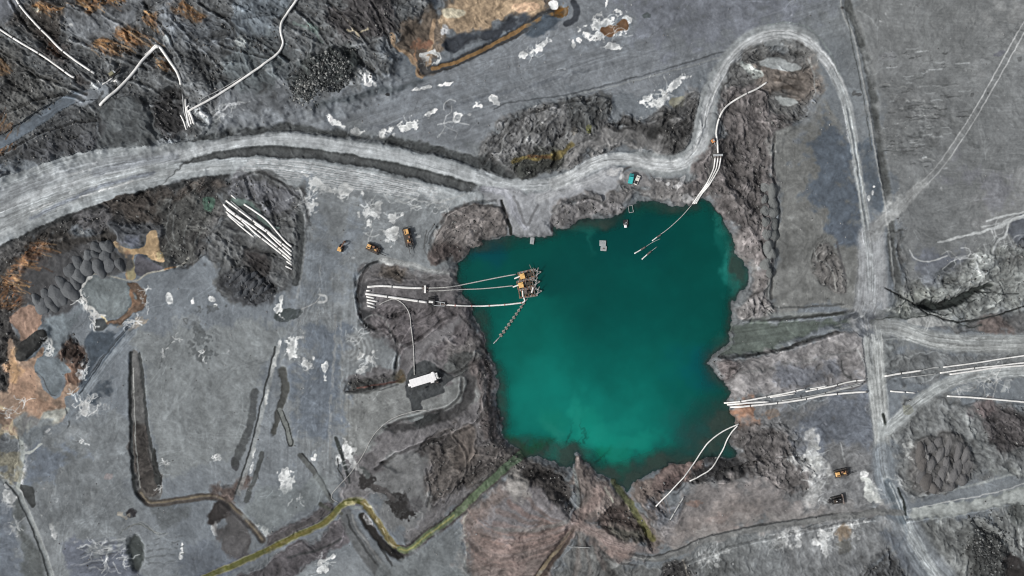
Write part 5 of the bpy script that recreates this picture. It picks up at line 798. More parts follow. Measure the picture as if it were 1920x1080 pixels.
lm = np.zeros((NH, NW), bool); lm[LD[0]] = LD[1] > -22; wet = lm[ww]
keep = (wet & (dep_ > -1.2))[:-1, :-1].ravel(); f = f[keep]; uq, inv = np.unique(f, return_inverse=True)
wco = np.stack([GX[ww], GY[ww], np.full_like(dep_, WZ)], -1).reshape(-1, 3)
murk = (1-np.exp(-np.clip(dep_, 0, 99)/.75))
me = mesh_from('lake_water', wco[uq], inv.reshape(-1, 4), {'tint': (lin(LC)*ALB).reshape(-1, 3)[uq], 'murk': murk.ravel()[uq]})
lake = link('lake_water', me, M_WATER); lake['kind'] = 'structure'
# ------------------------------------------------------------------ helpers for things
def plain(name, c, rough=.6, metal=0., var=.12, scale=1.5, dirt=None):
    m, nt, N, L, out = nodes_mat(name); p = N('ShaderNodeBsdfPrincipled'); p.inputs['Roughness'].default_value = rough; p.inputs['Metallic'].default_value = metal
    tc = N('ShaderNodeTexCoord'); n = N('ShaderNodeTexNoise'); n.inputs['Scale'].default_value = scale; n.inputs['Detail'].default_value = 4; L(tc.outputs['Object'], n.inputs['Vector'])
    r = N('ShaderNodeValToRGB'); r.color_ramp.elements[0].position = .35; r.color_ramp.elements[1].position = .65
    cd = dirt or tuple(x*(1-var) for x in c); r.color_ramp.elements[0].color = (*cd, 1); r.color_ramp.elements[1].color = (*c, 1)
    L(n.outputs['Fac'], r.inputs['Fac']); L(r.outputs['Color'], p.inputs['Base Color']); L(p.outputs[0], out.inputs[0]); return m
M_PIPE = plain('pipe_white', (.80, .80, .79), .45, dirt=(.62, .62, .60), scale=.25); M_PIPEG = plain('pipe_dusty', (.42, .43, .43), .6, dirt=(.26, .27, .27), scale=.3)
M_COLLAR = plain('collar_dark', (.10, .10, .10), .6); M_RED = plain('float_red', (.45, .20, .17), .6)
M_YEL = plain('machine_yellow', (.78, .48, .20), .45, dirt=(.55, .30, .10), scale=1.2); M_YEL2 = plain('faded_yellow', (.78, .50, .20), .5, dirt=(.62, .36, .12)); M_TRACK = plain('track_steel', (.035, .032, .03), .7, scale=3, dirt=(.02, .02, .02))
M_DECK = plain('oily_deck', (.06, .045, .03), .6, dirt=(.03, .025, .02)); M_GLASS = plain('cab_glass', (.02, .025, .03), .1); M_STEEL = plain('worn_steel', (.22, .20, .19), .5, .4, dirt=(.12, .09, .08)); M_RUST = plain('rust', (.30, .15, .09), .85, dirt=(.12, .07, .05)); M_GREY = plain('galvanised', (.34, .33, .32), .6, dirt=(.2, .19, .18))
M_WHITE = plain('white_sheet', (.84, .84, .85), .4, dirt=(.76, .76, .77), scale=.5); M_TEAL = plain('teal_paint', (.06, .50, .50), .4, dirt=(.04, .38, .38)); M_TEAL2 = plain('teal_dark', (.02, .20, .21), .5)
M_CREAM = plain('cream_paint', (.72, .69, .64), .35); M_RUB = plain('rubber', (.02, .02, .02), .8); M_PLANK = plain('grey_plank', (.40, .42, .43), .8, dirt=(.28, .30, .31), scale=2.5); M_BLACK = plain('black_paint', (.02, .02, .022), .5)
M_HOSE = plain('hose_grey', (.45, .45, .44), .6, dirt=(.33, .33, .32)); M_BUOY = plain('float_grey', (.30, .28, .25), .7, dirt=(.18, .17, .14)); M_ORG = plain('orange_paint', (.55, .22, .07), .5)

class MB:
    def __init__(s): s.v = []; s.f = []
    def box(s, c, d, rz=0., ch=.06, rx=0., ry=0.):
        """chamfered box"""
        hx, hy, hz = d[0]/2, d[1]/2, d[2]/2; ch = min(ch, hx*.6, hy*.6, hz*.6); M = Matrix.Translation(c) @ Matrix.Rotation(rz, 4, 'Z') @ Matrix.Rotation(ry, 4, 'Y') @ Matrix.Rotation(rx, 4, 'X')
        o = len(s.v); lv = []
        for z, inn in ((-hz, ch), (-hz+ch, 0), (hz-ch, 0), (hz, ch)):
            x, y = hx-inn, hy-inn; k = ch if not inn else 0
            k = ch*.5
            for a, b in ((-x, -y+k), (-x+k, -y), (x-k, -y), (x, -y+k), (x, y-k), (x-k, y), (-x+k, y), (-x, y-k)): lv.append((a, b, z))
        s.v += [tuple(M @ Vector(p)) for p in lv]
        for l in range(3):
            for i in range(8): j = (i+1) % 8; s.f.append((o+l*8+i, o+l*8+j, o+l*8+8+j, o+l*8+8+i))
        s.f.append(tuple(o+7-i for i in range(8))); s.f.append(tuple(o+24+i for i in range(8))); return s
    def cyl(s, a, b, r, n=12, r2=None):
        a, b = Vector(a), Vector(b); d = (b-a); q = d.to_track_quat('Z', 'Y'); o = len(s.v); r2 = r if r2 is None else r2
        for p, rr in ((a, r), (b, r2)):
            for i in range(n): s.v.append(tuple(p+q @ Vector((rr*math.cos(2*math.pi*i/n), rr*math.sin(2*math.pi*i/n), 0))))
        for i in range(n): j = (i+1) % n; s.f.append((o+i, o+j, o+n+j, o+n+i))
        s.f.append(tuple(o+n-1-i for i in range(n))); s.f.append(tuple(o+n+i for i in range(n))); return s
    def tube(s, pts, r, n=10):
        pts = [Vector(p) for p in pts]; o = len(s.v); m = len(pts)
        for k, p in enumerate(pts):
            t = (pts[min(k+1, m-1)]-pts[max(k-1, 0)]).normalized(); sd = t.cross(Vector((0, 0, 1))).normalized(); up = sd.cross(t)
            rr = r[k] if hasattr(r, '__len__') else r
            for i in range(n): a = 2*math.pi*i/n; s.v.append(tuple(p+sd*rr*math.cos(a)+up*rr*math.sin(a)))
        for k in range(m-1):
            for i in range(n): j = (i+1) % n; s.f.append((o+k*n+i, o+k*n+j, o+k*n+n+j, o+k*n+n+i))
        s.f.append(tuple(o+i for i in range(n))); s.f.append(tuple(o+(m-1)*n+n-1-i for i in range(n))); return s
    def prism(s, prof, y0, y1):
        """profile in x-z pushed along y"""
        o = len(s.v); n = len(prof); s.v += [(x, y0, z) for x, z in prof]+[(x, y1, z) for x, z in prof]
        for i in range(n): j = (i+1) % n; s.f.append((o+i, o+j, o+n+j, o+n+i))
        s.f.append(tuple(o+n-1-i for i in range(n))); s.f.append(tuple(o+n+i for i in range(n))); return s
    def build(s, name, mat, parent=None, smooth_=False):
        me = bpy.data.meshes.new(name); me.from_pydata(s.v, [], s.f); me.update()
        import bmesh as _bm
        b = _bm.new(); b.from_mesh(me); _bm.ops.recalc_face_normals(b, faces=b.faces); b.to_mesh(me); b.free()
        if smooth_: me.polygons.foreach_set('use_smooth', np.ones(len(me.polygons), bool))
        return link(name, me, mat, parent)
def tag(o, label, cat, group=None, kind=None):
    o['label'] = label; o['category'] = cat
    if group: o['group'] = group
    if kind: o['kind'] = kind
    return o
def empty(name, u, v, ang=0., z=None):
    o = bpy.data.objects.new(name, None); col.objects.link(o); o.location = (PX(u), PY(v), zt(u, v) if z is None else z); o.rotation_euler = (0, 0, math.radians(ang)); return o

# ------------------------------------------------------------------ pipes
def pipe(name, pts, wpx, label, cat='pipe', group=None, mat=None, z=None, collar=0, curve=True, cm=None, n=10, lift=0., sag=True):
    r = wpx*.125; P = smooth(pts, n=5) if curve and len(pts) > 2 else np.array(pts, float)
    Q = []
    for i in range(len(P)-1):
        k = max(1, int(np.hypot(*(P[i+1]-P[i]))/5)); Q += [P[i]+(P[i+1]-P[i])*t/k for t in range(k)]
    Q.append(P[-1]); Q = np.array(Q)
    zz = np.array([(z if z is not None else max(zt(*q), WZ if (880 < q[0] < 1400 and 380 < q[1] < 905 and zt(*q) < WZ+.05) else -99)) for q in Q])
    if z is None and sag and len(zz) > 4:                     # a stiff pipe bridges small hollows
        zs = zz.copy()
        for _ in range(6): zs[1:-1] = np.maximum(zs[1:-1], (zs[:-2]+zs[2:])/2*.5+zs[1:-1]*.5)
        zz = zs
    base = Vector((PX(Q[0][0]), PY(Q[0][1]), zz[0])); W3 = [Vector((PX(a), PY(b), c+r*.8+lift))-base for (a, b), c in zip(Q, zz)]
    b = MB().tube(W3, r, n); o = b.build(name, mat or M_PIPE, None, True); o.location = base
    tag(o, label, cat, group)
    if collar:
        acc = 0; nxt = collar*.6
        for i in range(1, len(W3)):
            L_ = (W3[i]-W3[i-1]).length; acc += L_*4
            if acc > nxt:
                t = (W3[i]-W3[i-1]).normalized(); MB().cyl(W3[i]-t*.22, W3[i]+t*.22, r*1.28, 12).build('collar', cm or M_COLLAR, o); nxt += collar
    return o
GR = 'white pipes laid on the ground of the pit'
pl = [
 ([(-50,18),(0,54),(40,80),(90,110),(136,143),(147,149)],4,'straight white pipe coming in from the left edge above the blue-grey path',60),
 ([(34,-25),(38,0),(50,22),(70,45),(95,70),(120,95),(150,118),(184,141)],4,'long bending white pipe coming down from the top left corner',60),
 ([(195,201),(225,174),(255,140),(280,107),(296,93),(303,92)],5,'white pipe rising from the blue-grey path end to the sharp peak',0),
 ([(299,90),(306,93),(318,110),(335,135),(342,150),(346,163)],5,'white pipe falling to the right from the sharp peak',0),
 ([(276,105),(286,96),(296,89),(304,89)],1.8,'thin pale line beside the peak where two white pipes meet',0),
 ([(590,-35),(573,-12),(545,25),(533,45),(531,65),(534,85),(525,103),(505,120),(480,138),(440,164),(400,190),(364,209),(362,214),(366,226),(370,235)],4.2,'longest white pipe winding from the top edge down to the pipe cluster above the road',0),
 ([(380,193),(400,181),(430,164),(462,145)],1.5,'thin grey line running close along the upper side of the long winding pipe',0),
 ([(352,188),(354,205),(357,227),(361,240)],3.6,'tallest upright white pipe in the cluster above the road bend',0),
 ([(361,201),(357,204),(357.5,211),(361,225),(364.5,236)],2.8,'white pipe with a hooked top in the cluster above the road bend',0),
 ([(347,180),(350,209),(354,228),(357,242)],2,'thin grey upright pipe in the cluster above the road bend',0),
 ([(341.5,217),(347.5,229),(353,245)],3,'leftmost short white pipe of the cluster above the road bend',0),
 ([(434,366),(443,373)],2.6,'shortest white pipe at the upper end of the pipe yard',0),
 ([(424,376),(447,393),(474,413)],3.6,'white pipe starting at the top corner of the pipe stack',40),
 ([(433,377),(462,401),(477,412)],2,'thin grey pipe above the topmost white stack pipe',0),
 ([(458,383),(478,396),(502,414),(521,436),(536,453),(548,463)],3.4,'uppermost curved white pipe of the yard, apart from the stack',0),
 ([(476,414),(502,433),(518,447),(548,472)],3.6,'white pipe just below the uppermost curved one in the yard',40),
 ([(479,420),(501,435),(514,448),(533,466),(548,479)],3.6,'third white pipe down at the lower right end of the stack',40),
 ([(419,383),(427,391),(447,406),(471,422),(492,438),(510,454),(530,471),(548,486)],4,'long white pipe through the middle of the pipe stack',50),
 ([(425,392),(453,413),(480,437),(510,461),(548,492)],3.6,'long white pipe along the lower side of the pipe stack',50),
 ([(424,397),(441,411),(458,424)],3,'short white pipe below the left end of the stack',0),
 ([(428,403),(455,427),(478,445)],3,'lowest left white pipe of the stack ending halfway',0),
 ([(538,490),(548,496.5)],3.2,'upper one of two stubs under the right end of the stack',0),
 ([(536,499),(548,505)],3,'lower one of two stubs under the right end of the stack',0),
 ([(1438,154),(1420,166),(1395,178),(1365,197),(1350,217),(1343,245),(1344,265),(1345,289)],3.4,'curving white pipe from the brown pool down to the cross bar',70),
 ([(689,538),(717,536),(764,539.5),(793,540)],4.2,'top white pipe between the shore manifold and the left bank',75),
 ([(687,545),(695,545)],3.2,'shortest white pipe stub at the left end of the shore pipes',0),
 ([(686,551),(703,553),(746,559),(801,567)],4.4,'thick white pipe slanting down to the dark joint on the shore',60),
 ([(687,556),(702,559)],3.2,'first short stub under the thick slanting shore pipe',0),
 ([(688,562),(708,565.5)],3.2,'second and longest stub under the thick slanting shore pipe',0),
 ([(688,566.5),(702.5,570.5)],3.2,'third short stub under the thick slanting shore pipe',0),
 ([(689,573),(703,577)],3.2,'lowest short stub under the thick slanting shore pipe',0),
 ([(1372,764.5),(1406,760.6),(1463,755),(1511,748),(1544,741),(1592,736),(1623,734)],3.6,'bottom white pipe of the bundle between lake and south road',55),
 ([(1366,760),(1398,755.5),(1442,753)],3.4,'second white pipe from the bottom at the lake end of the bundle',0),
 ([(1466,751),(1511,744),(1555,735),(1589,726),(1615,720)],2.6,'dusty white pipe in the middle of the bundle left of the road',50),
 ([(1360,757),(1398,751),(1463,739),(1508,729)],3.2,'top white pipe reaching farthest into the lake end of the bundle',50),
 ([(1444,745),(1490,738)],2.4,'short pale pipe inside the bundle near the lake',0),
 ([(1510,734),(1560,723),(1592,715),(1621,711)],2.8,'top pale pipe at the road end of the bundle',35),
 ([(1518,729),(1549,722.5)],2,'short thin pipe on the upper edge of the bundle',0),
 ([(1530,741),(1575,728),(1618,716)],2,'thin dusty pipe crossing under the top of the bundle by the road',0),
 ([(1657,705),(1680,701),(1701,698),(1727,694)],3.6,'bright white pipe just right of the south road, upper line',50),
 ([(1728,694),(1740,691),(1752,689),(1760,689)],2,'dusty half-buried pipe between two bright pieces of the upper line',0),
 ([(1767,688),(1830,680),(1873,673),(1916,667),(1985,655)],2.8,'upper white pipe running off the right edge',0),
 ([(1690,708),(1735,703),(1755,700)],1.8,'thin grey pipe below the bright upper piece right of the road',0),
 ([(1761,699),(1815,691),(1865,686),(1920,680),(1985,674)],3,'middle white pipe running off the right edge',105),
 ([(1779,701.5),(1830,694.5),(1868,689),(1920,685),(1985,680)],3.2,'lower pipe of the closely paired two running off the right edge',0),
 ([(1668,733),(1695,735)],3,'left short white pipe between the south road and its branch',0),
 ([(1698,735),(1715,736.5)],2.4,'right short white pipe between the south road and its branch',0),
 ([(1774,742),(1830,745.5),(1920,753.5),(1985,760)],3.4,'single lowest white pipe running off the right edge below the branch road',0),
 ([(1388,796),(1357,811),(1332,830),(1318,848),(1302,871),(1267,911),(1230,950)],2.4,'long thin white pipe along the south-east shore of the lake',0),
 ([(1386,799),(1376,810),(1366,826),(1358,845),(1345,865),(1332,880),(1312,892),(1293,902)],2.4,'curved thin white pipe right of the long one on the south-east shore',0),
 ([(1282,931),(1269,953),(1256,976)],2.6,'short grey-white pipe lying alone south of the long shore pipe',20),
 ([(1066,1025),(1108,1026)],1.5,'thin pale rod lying on grey ground near the bottom edge',0),
]
for pts, w_, lb, cl_ in pl:
    thin = w_ <= 2.1; pipe('pipe', pts, w_*1.05, lb, 'pipe', GR, M_PIPEG if ('grey' in lb or 'dusty' in lb) and w_ < 2.7 else M_PIPE, collar=cl_)
HG = 'hoses and lines between shore and pumps'
pipe('hose', [(712,571.5),(717,568),(731,562),(740,561),(751,566),(761,576),(768,590),(770,604),(773,630),(776,660),(777,703)], 1.9, 'grey hose arching from the shore stubs down to the white cabin', 'hose', HG, M_HOSE)
pipe('hose', [(805,771),(790,769),(765,774),(735,785),(710,805),(695,825),(685,845),(673,865),(655,890),(638,908),(624,924),(622,934),(634,942)], 1.3, 'long thin grey hose from below the cabin to the olive channel', 'hose', HG, M_HOSE)
pipe('hose', [(801,540),(830,539),(855,536),(900,527),(940,519),(968,514)], 2.2, 'upper line from the manifold to the topmost pump raft', 'hose', HG, M_HOSE)
pipe('hose', [(801,545.5),(825,545),(855,543),(900,541.5),(940,538),(962,535.5)], 2.0, 'middle line from the manifold to the second pump raft', 'hose', HG, M_HOSE)
pipe('floating_pipe', [(829,571),(860,573),(900,574),(940,572),(965,569.5),(983,566),(982,556)], 3.0, 'white floating pipe with red joints leading to the lowest pump raft', 'pipe', None, M_PIPE, collar=32, cm=M_RED)
for a in range(3):
    x0 = 1340+a*5.2; pipe('hose', [(x0,296),(x0-1.5,308),(1336+a*4.6,320),(1323+a*3,347),(1312+a*2.3,364),(1301+a*3,381)], 2.7, ['left', 'middle', 'right'][a]+' of three white hoses fanning from the cross bar to the water', 'hose', 'hoses below the cross bar', M_PIPE)
pipe('hose', [(1301,381),(1280,405),(1255,428),(1234,443)], 1.4, 'thin submerged grey line heading out from the three hoses into the lake', 'hose', HG, M_HOSE)
FG = 'floating pipe ends in the lake'
for (a, b, c, lb) in (((1224.5,451),(1233,444.5),(1240,440),'nearest floating white pipe end at the tip of the submerged line'), ((1191,475),(1203,468),(1211,463),'leftmost dim floating pipe end of the three in the lake'), ((1205,486),(1215,477),(1222,471),'lowest floating white pipe end of the three in the lake')):
    o = pipe('floating_pipe', [a, b, c], 2.3, lb, 'pipe', FG, M_PIPE, z=WZ, lift=-.1); q = [Vector((PX(b[0]), PY(b[1]), WZ+.3))-o.location, Vector((PX(c[0]), PY(c[1]), WZ+.3))-o.location]; MB().cyl(q[0], q[1], .42, 10).build('sleeve', M_STEEL, o)
for p_, lb in (([(1211,463),(1225,454),(1240,447)],'faint line trailing behind the leftmost floating pipe end'), ([(1222,471),(1234,462)],'faint line trailing behind the lowest floating pipe end')): pipe('hose', p_, 1., lb, 'hose', HG, M_PIPEG, z=WZ, lift=-.05)
# manifold and joints
e = empty('pipe_manifold', 797, 540); tag(e, 'pale upright header block where the top shore pipe splits in two', 'manifold'); MB().box((0, -.6, .6), (.95, 3.6, 1.1)).build('header', M_PIPE, e)
for s_ in (-1, 1): MB().cyl((.3, s_*.7-.6, .5), (1.5, s_*.7-.6, .5), .36).build('stub', M_STEEL, e)
MB().cyl((-1.2, 0, .5), (-.3, 0, .5), .7).build('flange', M_STEEL, e)
e = empty('pipe_crossbar', 1345, 292); tag(e, 'pale cross bar joining one white pipe to three hoses', 'manifold'); MB().box((0, 0, .7), (4.4, 1.0, .9), math.radians(2)).build('header', M_PLANK, e)
for a in (-1.3, 0, 1.3): MB().cyl((a, -.4, .6), (a, -1.1, .6), .5).build('flange', M_STEEL, e)
e = empty('pipe_joint', 809, 566, -8); tag(e, 'dark bulky joint at the end of the thick slanting shore pipe', 'pipe joint'); MB().box((0, 0, .8), (3.4, 2.4, 1.3), .1).build('body', M_BLACK, e); MB().cyl((-1.6, 1.4, .5), (1.2, 2.4, .5), .5).build('valve', M_BLACK, e); MB().cyl((-1.2, -1.5, .5), (1.4, -1.9, .5), .5).build('valve', M_BLACK, e); MB().cyl((-1.2, 0, 1.2), (.9, 0, 1.2), .6).build('sleeve', M_PIPE, e)
e = empty('coupling_rack', 822, 569.5, -6); tag(e, 'grey steel frame between the dark joint and the floating pipe', 'frame'); b = MB(); [b.cyl((-2.6, y, .6), (3., y*.75, .6), .22, 8) for y in (-1, 1)]; [b.cyl((x, -1, .6), (x, 1, .6), .22, 8) for x in (-2.4, 1., 2.8)]; b.build('rails', M_PLANK, e); MB().cyl((1.2, 0, .6), (3.6, -.1, .6), .4).build('sleeve', M_STEEL, e)
# float line
for i in range(10):
    t = i/9; u, v = 939+(982-939)*t**.95, 629+(569-629)*t; g = empty('mooring_float', u, v, 40, WZ); lb = ['grey float at the shore end of the slanting float line', 'grey float at the raft end of the slanting float line'][i > 4] if i in (0, 9) else 'grey float in the middle of the slanting float line'
    tag(g, lb, 'float', 'floats on the slanting line between shore and pump rafts'); MB().box((0, 0, .15), (1.1, 1.7-.5*t, .7), 0, .2).build('buoy', M_BUOY, g); MB().cyl((-.7, 0, .55), (.7, 0, .55), .14, 8).build('clip', M_STEEL, g)
pipe('mooring_line', [(930,641),(939,629),(960,600),(982,569),(990,560)], .9, 'thin line carrying the row of grey floats', 'line', None, M_PIPEG, z=WZ, lift=.25)
pipe('pipe', [(925,645),(935,634)], 1.8, 'short grey pipe at the shore end of the float line', 'pipe', None, M_PIPEG)

# ------------------------------------------------------------------ pump rafts
def raft(u, v, ang, label, k):
    e = empty('pump_raft', u, v, ang, WZ); e.scale = (1.12, 1.12, 1.12); tag(e, label, 'pump raft', 'pump rafts moored side by side in the lake')
    for s_ in (-1, 1): MB().cyl((-3.2, s_*1.5, .15), (4.6, s_*1.5, .15), .42, 10).build('pontoon', M_GREY, e)
    b = MB(); [b.box((x, 0, .62), (.35, 3.9, .16), ch=.03) for x in (-3., -1.9, -.6, .9, 2.2, 3.6)]; b.build('deck_frame', M_RUST, e)
    b = MB(); b.box((1.0, 0, .9), (3.6, 1.4, .8)); b.box((2.4, .5, 1.3), (1., .7, .9)); b.build('pump_engine', M_DECK, e)
    if k < 2:
        c = MB().box((-1.5, -.1, 1.5), (2.1, 2.2, 1.7), .05, .1).build('cabin', M_YEL2, e); MB().cyl((-1.2, .3, 2.3), (-1.2, .3, 2.9), .12, 8).build('exhaust', M_BLACK, c)
        MB().cyl((-2.6, .1, 1.), (-5., -.3, .5), .32, 10).build('discharge_pipe', M_PIPE, e)
    else:
        MB().cyl((-1.6, -1.4, 1.), (-1.4, 1.2, 1.), .3, 10).build('discharge_pipe', M_PIPE, e); MB().cyl((2.2, -.2, 1.6), (3.2, 1.9, 1.6), .38, 10).build('silencer', M_PIPE, e)
        MB().box((-.2, .5, 1.3), (1.2, 1.4, 1.)).build('pump_casing', M_STEEL, e)
    b = MB(); b.cyl((3.2, -1.2, .8), (6.6, -.1, .9), .16, 8); b.cyl((3.2, 1.2, .8), (6.6, .1, .9), .16, 8); b.cyl((3.4, -1, .8), (3.4, 1, 1.9), .1, 6); b.cyl((4.6, -.6, .9), (5.8, 2.0, 3.2), .14, 6); b.cyl((4.4, .6, .9), (3.6, 2.4, 2.4), .1, 6); b.build('suction_boom', M_GREY, e); [MB().box((x, y, 1.05), (.7, .45, .6), x).build('deck_box', M_RUST, e) for x, y in ((-2.4, -1.5), (-.2, -1.45), (.9, 1.5), (2.9, -1.2), (3.3, .2))]
    b = MB(); [b.cyl((x, s_*1.9, .7), (x, s_*1.9, 1.7), .06, 6) for x in (-2.8, 0, 3.) for s_ in (-1, 1)]; [b.cyl((-2.8, s_*1.9, 1.7), (3., s_*1.9, 1.7), .06, 6) for s_ in (-1, 1)]; b.build('railing', M_GREY, e)
    b = MB(); b.tube([(4.3, 1.5, .9), (5.2, .6, 1.), (5.1, -.6, 1.), (4.2, -1.4, .9)], .16, 8); b.build('hose_loop', M_PLANK, e)
    return e
raft(986, 516, 13, 'topmost pump raft with a pale yellow cabin and slanting boom', 0)
raft(983.5, 533, 10, 'middle pump raft with a bright yellow cabin', 1)
raft(987, 549.5, 8, 'lowest pump raft without cabin, white silencer on deck', 2)
pipe('tree_snag', [(993,496),(996,503),(999,511),(1003,520)], .9, 'thin dead branches sticking up past the topmost pump raft', 'branches', None, M_BUOY, z=WZ, lift=1.6)

e = empty('gangway', 984, 525.5, 80, WZ); tag(e, 'narrow rusty gangway joining the topmost raft to the middle raft', 'gangway'); MB().box((0, 0, 1.15), (4.4, 1.1, .14), ch=.03).build('deck', M_RUST, e)
for s_ in (-1, 1): MB().cyl((-2.1, s_*.5, 1.9), (2.1, s_*.5, 1.9), .07, 6).build('handrail', M_GREY, e)
# ------------------------------------------------------------------ machines
def machine(u, v, ang, label, kind):
    e = empty('tracked_rig' if kind != 'dozer' else 'bulldozer', u, v, ang); tag(e, label, 'tracked machine' if kind != 'dozer' else 'bulldozer', 'yellow machines parked on the yard' if kind in ('rig', 'small') else None)
    if kind in ('rig', 'big'):
        L_ = 6.6 if kind == 'rig' else 8.4; w_ = 3.1
        for s_ in (-1, 1):
            t = MB().prism([(-L_/2, .35), (-L_/2+.4, 0), (L_/2-.4, 0), (L_/2, .35), (L_/2, .75), (L_/2-.45, 1.05), (-L_/2+.45, 1.05), (-L_/2, .75)], s_*w_/2-.32, s_*w_/2+.32).build('track', M_TRACK, e)
            b = MB(); [b.box((x, s_*w_/2, 1.07), (.16, .66, .06), ch=.01) for x in np.arange(-L_/2+.6, L_/2-.5, .5)]; b.build('track_plates', M_STEEL, t)
        MB().box((0, 0, 1.), (L_*.92, w_-.8, .9)).build('chassis', M_DECK, e)
        c = MB().box((-L_*.30, .1, 2.1), (L_*.28, 2.0, 1.5), 0, .12).build('engine_hood', M_YEL, e); MB().box((-L_*.30, -.45, 2.87), (L_*.2, .5, .08)).build('vent', M_BLACK, c); MB().cyl((-L_*.16, .6, 2.7), (-L_*.16, .6, 3.3), .12, 8).build('exhaust', M_BLACK, c)
        c = MB().box((L_*.02, .75, 2.0), (1.3, 1.0, 1.7), 0, .1).build('cab', M_DECK, e); MB().box((L_*.02, .75, 2.87), (1.0, .8, .06)).build('roof_panel', M_RUST, c)
        b = MB(); b.box((L_*.2, -.2, 1.8), (.9, .6, .7), .15); b.build('winch', M_YEL2, e); MB().cyl((L_*.3, -.9, 1.7), (L_*.3, .9, 1.7), .35, 12).build('drum', M_RUST, e)
        MB().cyl((L_*.3, -.9, 1.6), (L_*.5+3.8, -.7, 1.5), .2, 8, .12).build('boom', M_BLACK, e)
        b = MB(); b.box((L_/2+.25, 0, .9), (.35, w_, .5)); b.cyl((L_/2, .9, 1.), (L_/2+.9, 1.1, .9), .15, 8); b.build('end_frame', M_BLACK, e)
        if kind == 'big': b = MB(); b.box((-L_/2-.3, 0, 1.3), (.4, w_-.6, .9)); b.box((L_/2+1.1, .4, 1.), (1.2, .4, .35)); b.build('front_frame', M_TRACK, e)
    elif kind == 'small':
        for s_ in (-1, 1): MB().box((.2, s_*.95, .4), (3.2, .5, .8), 0, .2).build('track', M_TRACK, e)
        MB().box((0, 0, .85), (2.2, 1.5, .3)).build('turntable', M_DECK, e)
        c = MB().box((-.5, .2, 1.65), (2.0, 1.9, 1.3), 0, .12).build('body', M_YEL, e); MB().box((.1, -.5, 2.35), (.9, .8, .12)).build('cab_roof', M_BLACK, c)
        MB().tube([(.5, .0, 1.8), (1.6, -.4, 2.7), (2.8, -.5, 2.6), (3.6, -.5, 1.4)], .28, 8).build('boom', M_RUST, e); MB().box((3.6, -.5, .8), (.9, 1.1, .8), 0, .15).build('bucket', M_RUST, e)
    elif kind == 'shore':
        for s_ in (-1, 1): MB().box((0, s_*.75, .35), (2.3, .4, .7), 0, .15).build('track', M_TRACK, e)
        MB().box((-.1, 0, 1.1), (1.6, 1.5, 1.1), 0, .1).build('body', M_ORG, e); MB().box((-.2, .3, 1.8), (.9, .8, .4)).build('cab_roof', M_PIPEG, e); MB().tube([(.5, 0, 1.4), (1.4, 0, 1.9), (2.5, 0, .7)], .16, 8).build('boom', M_PIPEG, e)
    else:
        for s_ in (-1, 1):
            L_ = 5.2; t = MB().prism([(-L_/2, .5), (-L_/2+.5, 0), (L_/2-.5, 0), (L_/2, .5), (L_/2-.3, 1.05), (0, 1.35), (-L_/2+.3, 1.05)], s_*1.35-.32, s_*1.35+.32).build('track', M_TRACK, e)
            b = MB(); [b.box((x, s_*1.35, 1.22-.11*abs(x)), (.14, .66, .08), ch=.01) for x in np.arange(-2., 2.1, .5)]; b.build('track_plates', M_STEEL, t)
        MB().box((.9, 0, 1.5), (2.8, 1.5, 1.3), 0, .12).build('engine_hood', M_BLACK, e); MB().cyl((1.4, .35, 2.), (1.4, .35, 3.), .13, 8).build('exhaust', M_PIPEG, e)
        c = MB().box((-1., 0, 2.), (1.7, 1.7, 1.9), 0, .1).build('cab', M_BLACK, e); MB().box((-1., 0, 2.98), (1.5, 1.5, .1)).build('cab_roof', M_DECK, c); MB().box((-.4, -.2, 3.05), (.5, .4, .12)).build('lamp_bar', M_PIPE, c)
        pr = [(3.0, .1), (3.25, .1), (3.0, .7), (3.05, 1.3), (3.4, 1.75), (3.2, 1.8), (2.85, 1.3), (2.8, .7)]; MB().prism(pr, -2.35, 2.35).build('blade', M_STEEL, e)
        b = MB(); [b.cyl((.2, s_*1.75, .7), (2.9, s_*1.9, .6), .14, 8) for s_ in (-1, 1)]; b.build('push_arms', M_BLACK, e)
        b = MB(); b.box((-3.1, 0, 1.), (.9, 1.7, .5)); b.cyl((-3.4, .6, 1.2), (-3.6, .6, .2), .14, 8); b.cyl((-3.4, -.6, 1.2), (-3.6, -.6, .2), .14, 8); b.build('ripper', M_BLACK, e); MB().box((-2.6, -1.25, 1.35), (.9, .3, .2), .3).build('step', M_PIPEG, e); MB().box((-2.5, 1.2, 1.35), (.8, .3, .2), -.3).build('step', M_PIPEG, e)
    return e
machine(639.5, 466, 68, 'smallest yellow machine with a dark red arm, left of the other two', 'small')
machine(700, 466, -24, 'middle yellow tracked rig lying slantwise with a thin boom behind', 'rig')
machine(765, 445, -76, 'largest yellow tracked rig standing upright in view by the rocky bank', 'big')
machine(1576, 886.5, 13, 'yellow tracked rig above the black bulldozer in the south-east', 'rig')
machine(1567, 937, 11, 'black bulldozer with a wide curved blade on its right', 'dozer')
machine(1335.5, 266, -62, 'tiny orange excavator beside the white pipe on the loop road', 'shore')
e = empty('pump_skid', 222, 141, 35); tag(e, 'olive and grey pump skid above the end of the blue-grey path', 'pump'); MB().box((0, 0, .6), (6, 2, .4)).build('skid', M_TRACK, e); MB().box((-1.2, .3, 1.3), (2.2, 1.5, 1.2)).build('engine', plain('olive_paint', (.20, .19, .12), .6), e); MB().cyl((.8, 0, 1.2), (3.6, .2, 1.2), .5).build('pump_casing', M_BLACK, e); MB().box((.4, .3, 1.5), (.8, 1.6, .5), .3).build('hood', M_PLANK, e)
